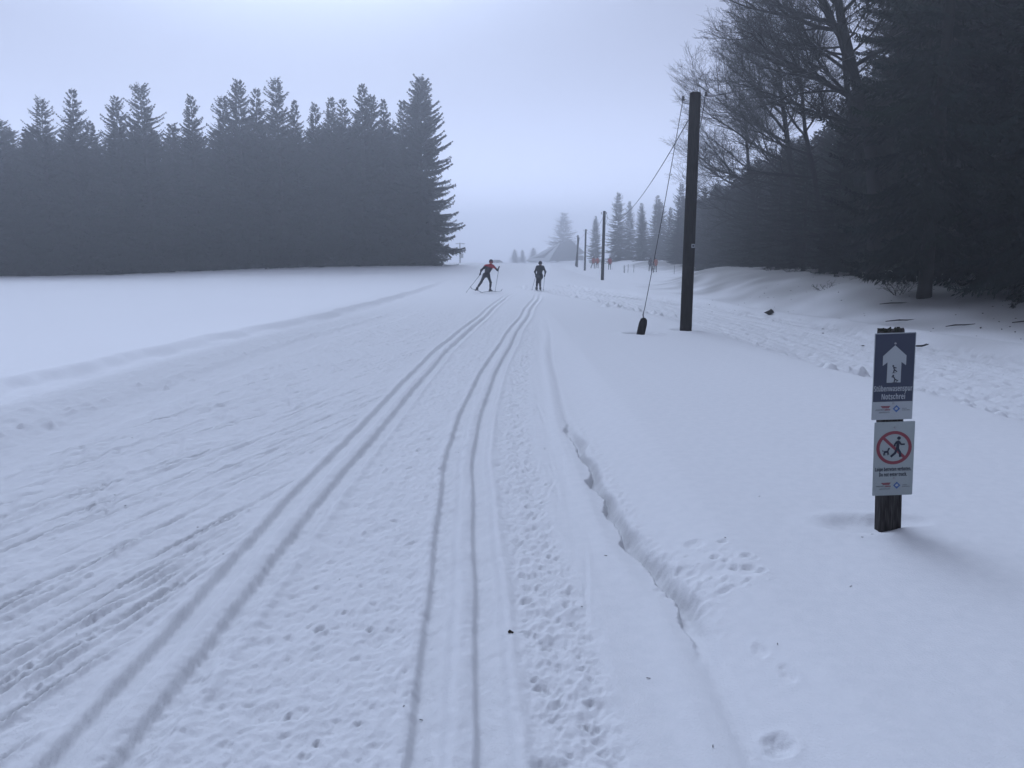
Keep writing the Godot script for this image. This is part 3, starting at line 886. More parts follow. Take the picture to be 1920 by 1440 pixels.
# ---------------------------------------------------------------- the trail sign
func letters(parent: Node, called: String, text: String, at: Transform3D, height: float, width: float, m: Material, bold := true) -> void:
	var f := SystemFont.new()
	f.font_names = PackedStringArray(["Droid Sans"])
	f.font_weight = 700 if bold else 400
	var t := TextMesh.new()
	t.text = text
	t.font = f
	t.font_size = 64
	t.pixel_size = 0.01
	t.depth = 0.02
	t.curve_step = 2.0
	t.horizontal_alignment = HORIZONTAL_ALIGNMENT_CENTER
	t.vertical_alignment = VERTICAL_ALIGNMENT_CENTER
	t.material = m
	var b := t.get_aabb()
	var s := height / 0.64 * 0.95
	var o := part(parent, called, t)
	o.transform = at * Transform3D(Basis.from_scale(Vector3(minf(width / maxf(b.size.x, 0.01), s * 1.3), s, 0.05)), Vector3.ZERO)

func circle(cx: float, cy: float, r: float, n := 14) -> PackedVector2Array:
	var o := PackedVector2Array()
	for k in n:
		o.append(Vector2(cx + r * cos(TAU * k / n), cy + r * sin(TAU * k / n)))
	return o

func limb2(mb: MB, at: Transform3D, pts: Array, w: float, z0: float, z1: float) -> void:
	var pl := PackedVector2Array()
	for p in pts:
		pl.append(p)
	for poly in Geometry2D.offset_polyline(pl, w, Geometry2D.JOIN_ROUND, Geometry2D.END_ROUND):
		if not Geometry2D.is_polygon_clockwise(poly):
			mb.plate(at, poly, z0, z1)

func logos(panel: Node, at: Transform3D, y: float, red: Material) -> void:
	var mb := MB.new()
	mb.plate(at, PackedVector2Array([Vector2(-0.062, y + 0.026), Vector2(-0.010, y + 0.026), Vector2(-0.014, y + 0.021), Vector2(-0.058, y + 0.021)]), 0.0, 0.0012)
	mb.plate(at, PackedVector2Array([Vector2(-0.056, y + 0.0195), Vector2(-0.015, y + 0.0195), Vector2(-0.018, y + 0.0145), Vector2(-0.051, y + 0.0145)]), 0.0, 0.0012)
	part(panel, "emblem", mb.mesh(red))
	letters(panel, "lettering", "nordic", at * Transform3D(Basis(), Vector3(-0.064, y + 0.006, 0.0008)), 0.014, 0.044, M.sign_text_grey, false)
	letters(panel, "lettering", "aktiv", at * Transform3D(Basis(), Vector3(-0.025, y + 0.006, 0.0008)), 0.014, 0.030, red)
	letters(panel, "lettering", "zentrum", at * Transform3D(Basis(), Vector3(-0.041, y - 0.008, 0.0008)), 0.014, 0.056, M.sign_text_grey, false)
	mb = MB.new()
	mb.plate(at, PackedVector2Array([Vector2(0.003, y + 0.010), Vector2(0.022, y - 0.010), Vector2(0.041, y + 0.010), Vector2(0.022, y + 0.030)]), 0.0, 0.0012)
	var em := part(panel, "emblem", mb.mesh(M.sign_blue))
	mb = MB.new()
	mb.plate(at, PackedVector2Array([Vector2(0.012, y + 0.008), Vector2(0.020, y + 0.003), Vector2(0.030, y + 0.008), Vector2(0.028, y + 0.015), Vector2(0.022, y + 0.020), Vector2(0.015, y + 0.015)]), 0.0013, 0.002)
	part(em, "crest", mb.mesh(M.sign_white))
	# two lines of print too small to read: strokes only
	mb = MB.new()
	for k in 2:
		var x := 0.050
		var w: Array = [[0.006, 0.009, 0.005, 0.006], [0.008, 0.012, 0.006, 0.011, 0.005]][k]
		for e in w:
			mb.box(at * Transform3D(Basis(), Vector3(x + e * 0.5, y + 0.011 - 0.009 * k, 0.0006)), Vector3(e - 0.002, 0.0035, 0.0012))
			x += e
	part(panel, "small_print", mb.mesh(M.sign_text_grey))

func screw(panel: Node, at: Transform3D, x: float, y: float) -> void:
	var mb := MB.new()
	mb.plate(at, circle(x, y, 0.0055, 8), 0.0, 0.004)
	part(panel, "screw", mb.mesh(M.metal))

func trail_sign() -> void:
	var gy := ground(SIGN.x, SIGN.z)
	var o := thing("trail_sign", "leaning wooden post in the snow bank carrying two ski trail signs", "sign", Vector3(SIGN.x, gy, SIGN.z), -0.05)
	o.rotation.z = 0.072
	o.rotation.x = 0.02
	# weathered squarish post with a rough mossy top
	var mb := MB.new()
	var r := RandomNumberGenerator.new()
	r.seed = 4
	var ring := PackedVector2Array([Vector2(-0.058, -0.035), Vector2(-0.052, -0.042), Vector2(0.052, -0.042), Vector2(0.058, -0.035), Vector2(0.058, 0.034), Vector2(0.050, 0.042), Vector2(-0.050, 0.042), Vector2(-0.058, 0.034)])
	var ys := [-0.5, -0.05, 0.1, 0.3, 0.55, 0.8, 1.02, 1.10]
	var pts := []
	for y in ys:
		var row := []
		for q in ring:
			row.append(Vector3(q.x + r.randf_range(-0.002, 0.002), y + (r.randf_range(-0.012, 0.012) if y > 1.05 else 0.0), q.y + r.randf_range(-0.002, 0.002)))
		pts.append(row)
	for k in ys.size() - 1:
		for j in 8:
			var a: Vector3 = pts[k][j]
			var b: Vector3 = pts[k][(j + 1) % 8]
			var c: Vector3 = pts[k + 1][(j + 1) % 8]
			var d: Vector3 = pts[k + 1][j]
			mb.flat([a, b, c, d], Vector3((a + b).x, 0, (a + b).z).normalized())
	mb.flat(pts[7], Vector3.UP)
	var post := part(o, "post", mb.mesh(M.post_wood))
	mb = MB.new()
	for k in 40:
		var p := Vector3(r.randf_range(-0.05, 0.05), 1.10, r.randf_range(-0.035, 0.04))
		var w := r.randf_range(0.004, 0.010)
		mb.tube(PackedVector3Array([p - Vector3(0, 0.02, 0), p + Vector3(r.randf_range(-0.008, 0.008), r.randf_range(0.002, 0.011), 0)]), PackedFloat32Array([w, w * 0.6]), 5)
	part(post, "moss", mb.mesh(M.moss))
	# upper sign
	var W := 0.212
	var at := Transform3D(Basis(Vector3(0, 0, 1), -0.03), Vector3(-0.002, 0.855, 0.048))
	var Hh := 0.468
	var panel := part(o, "sign_panel", panel_mesh(at, W, Hh, M.sign_white))
	panel.set_meta("label", "upper navy sign with a white arrow and trail names")
	mb = MB.new()
	mb.plate(at, PackedVector2Array([Vector2(-0.102, -0.135), Vector2(0.102, -0.135), Vector2(0.102, 0.229), Vector2(-0.102, 0.229)]), 0.003, 0.0042)
	part(panel, "navy_field", mb.mesh(M.sign_navy))
	var f := at * Transform3D(Basis(), Vector3(0, 0, 0.0042))
	mb = MB.new()
	var arrow := PackedVector2Array([Vector2(0, 0.168), Vector2(0.060, 0.112), Vector2(0.060, 0.060), Vector2(0.036, 0.078), Vector2(0.036, -0.032), Vector2(-0.036, -0.032), Vector2(-0.036, 0.078), Vector2(-0.060, 0.060), Vector2(-0.060, 0.112)])
	mb.plate(f, arrow, 0.0002, 0.0012)
	var ar := part(panel, "arrow", mb.mesh(M.sign_white))
	mb = MB.new()
	for k in 2:
		var oy: float = [0.042, -0.010][k]
		mb.plate(f, circle(-0.006 + 0.002 * k, oy + 0.016, 0.0048, 10), 0.0013, 0.0022)
		var parts: Array = [
			[[Vector2(-0.004, oy + 0.010), Vector2(0.001, oy - 0.004)], [Vector2(0.001, oy - 0.004), Vector2(-0.003, oy - 0.020)], [Vector2(0.001, oy - 0.004), Vector2(0.015, oy - 0.016)], [Vector2(-0.003, oy + 0.009), Vector2(0.011, oy + 0.004)], [Vector2(-0.012, oy - 0.022), Vector2(0.010, oy - 0.021)]],
			[[Vector2(-0.002, oy + 0.010), Vector2(0.006, oy - 0.004)], [Vector2(0.006, oy - 0.004), Vector2(0.002, oy - 0.018)], [Vector2(0.006, oy - 0.004), Vector2(0.020, oy - 0.012)], [Vector2(-0.002, oy + 0.008), Vector2(-0.012, oy + 0.010)], [Vector2(-0.006, oy - 0.021), Vector2(0.016, oy - 0.020)], [Vector2(0.014, oy - 0.018), Vector2(0.024, oy - 0.008)]]][k]
		for j in parts.size():
			limb2(mb, f, parts[j], 0.0028 if j < 4 else 0.0010, 0.0013, 0.0022)
	part(panel, "skier_pictograms", mb.mesh(M.sign_ink))
	letters(panel, "lettering", "Stübenwasenspur", f * Transform3D(Basis(), Vector3(-0.001, -0.064, 0.0008)), 0.043, 0.198, M.sign_white)
	letters(panel, "lettering", "Notschrei", f * Transform3D(Basis(), Vector3(0.002, -0.108, 0.0008)), 0.043, 0.122, M.sign_white)
	logos(panel, at * Transform3D(Basis(), Vector3(0, 0, 0.003)), -0.185, M.sign_red)
	screw(panel, f, 0.0, 0.178)
	screw(panel, at * Transform3D(Basis(), Vector3(0, 0, 0.003)), 0.004, -0.146)
	# lower sign
	at = Transform3D(Basis(Vector3(0, 0, 1), -0.02), Vector3(0.004, 0.402, 0.048))
	Hh = 0.412
	panel = part(o, "sign_panel", panel_mesh(at, W, Hh, M.sign_grey))
	panel.set_meta("label", "lower pale sign forbidding walkers and dogs")
	f = at * Transform3D(Basis(), Vector3(0, 0, 0.003))
	mb = MB.new()
	var n := 40
	for k in n:
		var a0 := TAU * k / n
		var a1 := TAU * (k + 1) / n
		var cc := Vector2(0.0, 0.062)
		mb.plate(f, PackedVector2Array([cc + Vector2(cos(a0), sin(a0)) * 0.076, cc + Vector2(cos(a0), sin(a0)) * 0.093, cc + Vector2(cos(a1), sin(a1)) * 0.093, cc + Vector2(cos(a1), sin(a1)) * 0.076]), 0.0002, 0.0012)
	part(panel, "red_ring", mb.mesh(M.sign_red))
	mb = MB.new()
	mb.plate(f, PackedVector2Array([Vector2(-0.060, 0.110), Vector2(-0.049, 0.121), Vector2(0.060, 0.014), Vector2(0.049, 0.003)]), 0.0002, 0.0010)
	part(panel, "red_bar", mb.mesh(M.sign_red))
	mb = MB.new()
	mb.plate(f, circle(0.024, 0.115, 0.0095, 16), 0.0013, 0.0022)
	mb.plate(f, PackedVector2Array([Vector2(0.014, 0.100), Vector2(0.024, 0.103), Vector2(0.029, 0.097), Vector2(0.026, 0.055), Vector2(0.010, 0.055)]), 0.0013, 0.0022)
	limb2(mb, f, [Vector2(0.026, 0.096), Vector2(0.036, 0.080), Vector2(0.056, 0.080)], 0.0045, 0.0013, 0.0022)
	limb2(mb, f, [Vector2(0.015, 0.097), Vector2(0.004, 0.082), Vector2(0.002, 0.070)], 0.0045, 0.0013, 0.0022)
	limb2(mb, f, [Vector2(0.020, 0.056), Vector2(0.032, 0.036), Vector2(0.034, 0.010)], 0.0062, 0.0013, 0.0022)
	limb2(mb, f, [Vector2(0.015, 0.056), Vector2(0.006, 0.032), Vector2(-0.016, 0.012)], 0.0060, 0.0013, 0.0022)
	part(panel, "walker_pictogram", mb.mesh(M.sign_ink))
	mb = MB.new()
	limb2(mb, f, [Vector2(-0.052, 0.040), Vector2(-0.032, 0.041)], 0.006, 0.0013, 0.0022)
	limb2(mb, f, [Vector2(-0.032, 0.042), Vector2(-0.029, 0.056)], 0.0036, 0.0013, 0.0022)
	limb2(mb, f, [Vector2(-0.031, 0.058), Vector2(-0.022, 0.058)], 0.0040, 0.0013, 0.0022)
	for q in [[Vector2(-0.052, 0.038), Vector2(-0.054, 0.020)], [Vector2(-0.048, 0.038), Vector2(-0.047, 0.021)], [Vector2(-0.034, 0.038), Vector2(-0.032, 0.022)], [Vector2(-0.030, 0.040), Vector2(-0.026, 0.024)], [Vector2(-0.056, 0.042), Vector2(-0.060, 0.050)]]:
		limb2(mb, f, q, 0.0020, 0.0013, 0.0022)
	part(panel, "dog_pictogram", mb.mesh(M.sign_ink))
	letters(panel, "lettering", "Loipe betreten verboten.", f * Transform3D(Basis(), Vector3(0, -0.058, 0.0008)), 0.030, 0.190, M.sign_ink)
	letters(panel, "lettering", "Do not enter track.", f * Transform3D(Basis(), Vector3(0, -0.088, 0.0008)), 0.030, 0.146, M.sign_ink)
	logos(panel, f, -0.160, M.sign_red)
	screw(panel, f, 0.0, 0.172)
	screw(panel, f, 0.006, -0.110)

func panel_mesh(at: Transform3D, w: float, h: float, m: Material) -> ArrayMesh:
	var mb := MB.new()
	var o := PackedVector2Array()
	var rr := 0.004
	for k in 4:
		var sx: float = [1, -1, -1, 1][k]
		var sy: float = [1, 1, -1, -1][k]
		for j in 4:
			var a := PI * 0.5 * (k + j / 3.0)
			o.append(Vector2(sx * (w * 0.5 - rr) + rr * cos(a), sy * (h * 0.5 - rr) + rr * sin(a)))
	mb.plate(at, o, 0.0, 0.003)
	return mb.mesh(m)

# ---------------------------------------------------------------- people
# prims: [from, to, radius there, radius here, colour]
func nets(mb: MB, prims: Array, cell: float, k: float, paint: Callable) -> void:
	var lo := Vector3.ONE * 1e9
	var hi := Vector3.ONE * -1e9
	for p in prims:
		var rr: float = maxf(p[2], p[3]) + cell * 2.5
		for q in 2:
			lo = lo.min(p[q] - Vector3.ONE * rr)
			hi = hi.max(p[q] + Vector3.ONE * rr)
	var nx := int((hi.x - lo.x) / cell) + 2
	var ny := int((hi.y - lo.y) / cell) + 2
	var nzz := int((hi.z - lo.z) / cell) + 2
	var acc := PackedFloat32Array()
	acc.resize(nx * ny * nzz)
	var best := PackedFloat32Array()
	best.resize(nx * ny * nzz)
	best.fill(1e9)
	var who := PackedInt32Array()
	who.resize(nx * ny * nzz)
	for w in prims.size():
		var p: Array = prims[w]
		var a: Vector3 = p[0]
		var ab: Vector3 = p[1] - p[0]
		var l2 := maxf(ab.length_squared(), 1e-9)
		var rr: float = maxf(p[2], p[3]) + cell * 2.2 + k
		var l := ((p[0] as Vector3).min(p[1]) - Vector3.ONE * rr - lo) / cell
		var h := ((p[0] as Vector3).max(p[1]) + Vector3.ONE * rr - lo) / cell
		for z in range(maxi(0, int(l.z)), mini(nzz, int(h.z) + 2)):
			for y in range(maxi(0, int(l.y)), mini(ny, int(h.y) + 2)):
				for x in range(maxi(0, int(l.x)), mini(nx, int(h.x) + 2)):
					var q := lo + Vector3(x, y, z) * cell - a
					var t := clampf(q.dot(ab) / l2, 0, 1)
					var d: float = (q - ab * t).length() - lerpf(p[2], p[3], t)
					if d < rr:
						var id := (z * ny + y) * nx + x
						acc[id] += exp(-d / k)
						if d < best[id]:
							best[id] = d
							who[id] = w
	var f := PackedFloat32Array()
	f.resize(acc.size())
	for e in acc.size():
		f[e] = -k * log(acc[e]) if acc[e] > 1e-12 else 1.0
	var vid := PackedInt32Array()
	vid.resize(acc.size())
	vid.fill(-1)
	var sx := 1
	var sy := nx
	var sz := nx * ny
	var first := mb.v.size()
	for z in nzz - 1:
		for y in ny - 1:
			for x in nx - 1:
				var id := z * sz + y * sy + x
				if best[id] > cell * 3.0:
					continue
				var sum := Vector3.ZERO
				var cnt := 0
				for e in 12:
					var ax: int = e / 4
					var u := (e % 4) % 2
					var w := (e % 4) / 2
					var o := Vector3i.ZERO
					o[(ax + 1) % 3] = u
					o[(ax + 2) % 3] = w
					var i0 := id + o.x * sx + o.y * sy + o.z * sz
					var i1: int = i0 + [sx, sy, sz][ax]
					if (f[i0] < 0) != (f[i1] < 0):
						var q := Vector3(o)
						q[ax] += f[i0] / (f[i0] - f[i1])
						sum += q
						cnt += 1
				if cnt > 0:
					var p := lo + (Vector3(x, y, z) + sum / cnt) * cell
					mb.col = paint.call(p, who[id])
					vid[id] = mb.vert(p, Vector3.ZERO)
	for z in range(1, nzz - 1):
		for y in range(1, ny - 1):
			for x in range(1, nx - 1):
				var id := z * sz + y * sy + x
				if best[id] > cell * 3.0:
					continue
				for ax in 3:
					var s: int = [sx, sy, sz][ax]
					if (f[id] < 0) == (f[id + s] < 0):
						continue
					var s1: int = [sy, sz, sx][ax]
					var s2: int = [sz, sx, sy][ax]
					var q := [vid[id], vid[id - s1], vid[id - s1 - s2], vid[id - s2]]
					if q.min() < 0:
						continue
					var nn := Vector3.ZERO
					nn[ax] = 1.0 if f[id] < 0 else -1.0
					for tri in [[q[0], q[1], q[2]], [q[0], q[2], q[3]]]:
						var g := (mb.v[tri[1]] - mb.v[tri[0]]).cross(mb.v[tri[2]] - mb.v[tri[0]])
						if g.dot(nn) > 0:
							mb.i.append(tri[0]); mb.i.append(tri[2]); mb.i.append(tri[1])
						else:
							mb.i.append(tri[0]); mb.i.append(tri[1]); mb.i.append(tri[2])
							g = -g
						for e in tri:
							mb.n[e] += g
	for e in range(first, mb.v.size()):
		mb.n[e] = mb.n[e].normalized() if mb.n[e].length() > 0 else Vector3.UP

# a gloved hand closed round a pole's grip: palm, four fingers wrapping it, thumb
func hand(mb: MB, at: Vector3, axis: Vector3, wrist: Vector3, color: Color, cell: float) -> void:
	var u := axis.normalized()
	var f := (at - wrist)
	f = (f - u * f.dot(u)).normalized()
	var s := u.cross(f)
	var pr := []
	var palm := at - f * 0.034
	pr.append([wrist, palm, 0.030, 0.030, 0])
	pr.append([palm + u * 0.026, palm - u * 0.030, 0.019, 0.017, 0])
	for k in 4:
		var o := at + u * (0.033 - 0.021 * k)
		var rad: float = [0.0095, 0.010, 0.0095, 0.0085][k]
		var rr: float = 0.024 + [0.0, 0.002, 0.001, -0.002][k]
		var q := PackedVector3Array()
		for j in 4:
			var a: float = [2.5, 1.3, 0.0, -1.3][j]
			q.append(o + (f * cos(a) + s * sin(a)) * rr)
		for j in 3:
			pr.append([q[j], q[j + 1], rad, rad * 0.93, 0])
	pr.append([palm + u * 0.030 - s * 0.012, at + u * 0.047 - s * 0.024, 0.012, 0.011, 0])
	pr.append([at + u * 0.047 - s * 0.024, at + u * 0.040 + f * 0.012 - s * 0.02, 0.011, 0.009, 0])
	nets(mb, pr, cell, 0.004, func(_p, _w): return color)

func ski(called: String, label: String, a: Vector3, b: Vector3) -> void:
	# from tail to tip; narrow, waisted, with a turned-up shovel
	var mb := MB.new()
	var d := b - a
	var fwd := d.normalized()
	var side := fwd.cross(Vector3.UP).normalized()
	var up := side.cross(fwd).normalized()
	var n := 14
	var rows := []
	for k in n + 1:
		var t := float(k) / n
		var w := 0.022 + 0.003 * cos(t * TAU) - (0.014 * smoothstep(0.93, 1.0, t) + 0.006 * (1 - smoothstep(0.0, 0.04, t)))
		var y := 0.13 * pow(maxf(0, (t - 0.88) / 0.12), 2.0) + 0.02 * sin(PI * clampf(t / 0.9, 0, 1))
		var th := 0.016 * sin(PI * clampf(t * 0.9 + 0.05, 0, 1)) + 0.005
		var c := d * t + up * y
		rows.append([c - side * w, c + side * w, c + side * w + up * th, c - side * w + up * th])
	for k in n:
		for j in 4:
			var p: Array = rows[k]
			var q: Array = rows[k + 1]
			mb.flat([p[j], p[(j + 1) % 4], q[(j + 1) % 4], q[j]], [-up, side, up, -side][j])
	mb.flat(rows[0], -fwd)
	mb.flat(rows[n], fwd)
	var o := thing(called, label, "ski", a)
	part(o, "blade", mb.mesh(M.ski))
	mb = MB.new()
	var bx := Basis(side, up, -fwd)
	mb.box(Transform3D(bx, d * 0.47 + up * 0.045), Vector3(0.05, 0.025, 0.26))
	part(o, "binding", mb.mesh(M.metal))

func ski_pole(label: String, grip: Vector3, point: Vector3) -> void:
	var d := (grip - point)
	var u := d.normalized()
	var o := thing("ski_pole", label, "ski pole", point)
	var mb := MB.new()
	mb.tube(PackedVector3Array([Vector3.ZERO, u * 0.05, d * 0.5, d - u * 0.06]), PackedFloat32Array([0.004, 0.008, 0.010, 0.011]), 7)
	part(o, "shaft", mb.mesh(M.ski_pole))
	mb = MB.new()
	mb.tube(PackedVector3Array([d - u * 0.08, d - u * 0.02, d + u * 0.05, d + u * 0.07]), PackedFloat32Array([0.013, 0.016, 0.017, 0.010]), 8)
	part(o, "grip", mb.mesh(M.boot))
	mb = MB.new()
	mb.tube(PackedVector3Array([u * 0.045, u * 0.055, u * 0.065]), PackedFloat32Array([0.01, 0.035, 0.012]), 9)
	part(o, "basket", mb.mesh(M.boot))

func boot(parent: Node, ankle: Vector3, heel: Vector3, toe: Vector3, shin: Vector3) -> void:
	var mb := MB.new()
	nets(mb, [[ankle + (shin - ankle).normalized() * 0.07, ankle, 0.052, 0.052, 0], [ankle, heel, 0.05, 0.042, 0], [heel, toe, 0.042, 0.035, 0], [ankle, heel.lerp(toe, 0.55), 0.045, 0.04, 0]], 0.014, 0.012, func(_p, _w): return Color.WHITE)
	var b := part(parent, "boot", mb.mesh(M.boot))
	mb = MB.new()
	var u := (shin - ankle).normalized()
	mb.tube(PackedVector3Array([ankle + u * 0.045, ankle + u * 0.075]), PackedFloat32Array([0.061, 0.062]), 12, false)
	part(b, "cuff_strap", mb.mesh(M.boot_trim))

# one standing or striding figure, seen from behind; j: joints by name
func figure(called: String, label: String, at: Vector3, turn: float, j: Dictionary, jacket: Color, legs: Color, cap: Color, yoke: Color, cell: float, long_jacket := 0.0, near := true) -> Node3D:
	var o := thing(called, label, "person", at, turn)
	var skin := Color(0.42, 0.25, 0.19)
	var mb := MB.new()
	var glove := Color(0.014, 0.015, 0.018)
	var chest: Vector3 = (j.ls + j.rs) * 0.5
	var hip: Vector3 = (j.lh + j.rh) * 0.5
	var sp := (chest - hip)
	var ub := sp.normalized()
	var pr := [
		[j.ls.lerp(chest, 0.28), j.rs.lerp(chest, 0.28), 0.085, 0.085, 1], [chest - ub * 0.10 + (j.ls - chest) * 0.45, hip + sp * 0.42 + (j.lh - hip) * 0.5, 0.115, 0.10, 1], [chest - ub * 0.10 + (j.rs - chest) * 0.45, hip + sp * 0.42 + (j.rh - hip) * 0.5, 0.115, 0.10, 1],
		[hip + sp * 0.42, hip + sp * 0.12, 0.125, 0.125, 1], [j.lh.lerp(hip, 0.2), j.rh.lerp(hip, 0.2), 0.115, 0.115, 2], [chest + ub * 0.02, j.neck, 0.075, 0.055, 1], [j.neck, j.head - (j.head - j.neck).normalized() * 0.05, 0.055, 0.06, 3],
		[j.ls, j.le, 0.062, 0.047, 1], [j.le, j.lw, 0.046, 0.033, 1], [j.rs, j.re, 0.062, 0.047, 1], [j.re, j.rw, 0.046, 0.033, 1],
		[j.lh, j.lk, 0.092, 0.058, 2], [j.lk, j.la, 0.058, 0.04, 2], [j.lk.lerp(j.la, 0.3) + Vector3(0, 0, 0.018), j.lk.lerp(j.la, 0.5), 0.05, 0.042, 2], [j.rh, j.rk, 0.092, 0.058, 2], [j.rk, j.ra, 0.058, 0.04, 2], [j.rk.lerp(j.ra, 0.3) + Vector3(0, 0, 0.018), j.rk.lerp(j.ra, 0.5), 0.05, 0.042, 2]]
	if long_jacket > 0:
		pr.append([hip + ub * 0.05, hip - Vector3(0, long_jacket, 0) + (j.lh - hip) * 0.5, 0.14, 0.13, 1])
		pr.append([hip + ub * 0.05, hip - Vector3(0, long_jacket, 0) + (j.rh - hip) * 0.9, 0.14, 0.13, 1])
	var paint := func(p: Vector3, w: int) -> Color:
		var kind: int = pr[w][4]
		if kind == 1:
			var hgt: float = (p - hip).dot(ub) / sp.length()
			var near_arm := minf((p - j.le).length(), minf((p - j.re).length(), minf((p - j.lw).length(), (p - j.rw).length())))
			return yoke if hgt > 0.80 and near_arm > 0.17 else jacket
		return legs if kind == 2 else skin
	nets(mb, pr, cell, 0.020, paint)
	# head: skull, jaw, nose, ears, eye sockets, looking the way the figure faces
	var face := Vector3(0, -0.10, -1).normalized()
	if j.has("face"):
		face = (j.face as Vector3).normalized()
	var hs := face.cross(Vector3.UP).normalized()
	var hu := hs.cross(face)
	var h: Vector3 = j.head
	var hp := [[h + hu * 0.02 + face * -0.015, h + hu * 0.02 + face * 0.012, 0.086, 0.084, 0], [h - hu * 0.03 + face * 0.03, h - hu * 0.075 + face * 0.055, 0.062, 0.042, 0], [h + face * 0.088 + hu * 0.012, h + face * 0.106 - hu * 0.025, 0.010, 0.014, 0], [h + face * 0.080 - hu * 0.062 + hs * 0.014, h + face * 0.080 - hu * 0.062 - hs * 0.014, 0.012, 0.012, 2], [h + hs * 0.084 + hu * 0.012, h + hs * 0.088 - hu * 0.025 - face * 0.008, 0.014, 0.010, 0], [h - hs * 0.084 + hu * 0.012, h - hs * 0.088 - hu * 0.025 - face * 0.008, 0.014, 0.010, 0], [h + face * 0.078 + hs * 0.030 + hu * 0.008, h + face * 0.079 + hs * 0.032 + hu * 0.008, 0.011, 0.011, 1], [h + face * 0.078 - hs * 0.030 + hu * 0.008, h + face * 0.079 - hs * 0.032 + hu * 0.008, 0.011, 0.011, 1], [h - hu * 0.02, j.neck, 0.055, 0.055, 0]]
	nets(mb, hp, cell * 0.45, 0.012, func(_p, w): return [skin, Color(0.03, 0.025, 0.02), Color(0.3, 0.12, 0.1)][hp[w][4]])
	if near:
		hand(mb, j.lg, j.lg - j.lp, j.lw, glove, 0.006)
		hand(mb, j.rg, j.rg - j.rp, j.rw, glove, 0.006)
	else:
		hand(mb, j.lg, Vector3(0, 1, -0.15), j.lw, glove, 0.012)
		hand(mb, j.rg, Vector3(0, 1, -0.15), j.rw, glove, 0.012)
	part(o, "body", mb.mesh(M.cloth))
	mb = MB.new()
	nets(mb, [[h + hu * 0.038 - face * 0.018, h + hu * 0.034 + face * 0.012, 0.094, 0.089, 0], [h - face * 0.045 - hu * 0.02, h - face * 0.045 + hu * 0.03, 0.070, 0.085, 0], [h + hs * 0.055 - hu * 0.012 - face * 0.01, h - hs * 0.055 - hu * 0.012 - face * 0.01, 0.048, 0.048, 0]], cell * 0.5, 0.014, func(p, _w): return cap if (p - h).dot(hu) > 0.0 or yoke == jacket else cap.lerp(yoke, 0.55))
	part(o, "cap", mb.mesh(M.cloth))
	for s in ["l", "r"]:
		var a: Vector3 = j[s + "a"]
		var fd := (j[s + "f"] as Vector3)
		boot(o, a, a - Vector3(0, 0.055, 0) - fd * 0.04, a - Vector3(0, 0.062, 0) + fd * 0.17, j[s + "k"])
	return o

func gpos(x: float, z: float) -> Vector3:
	return Vector3(x, ground(x, z), z)

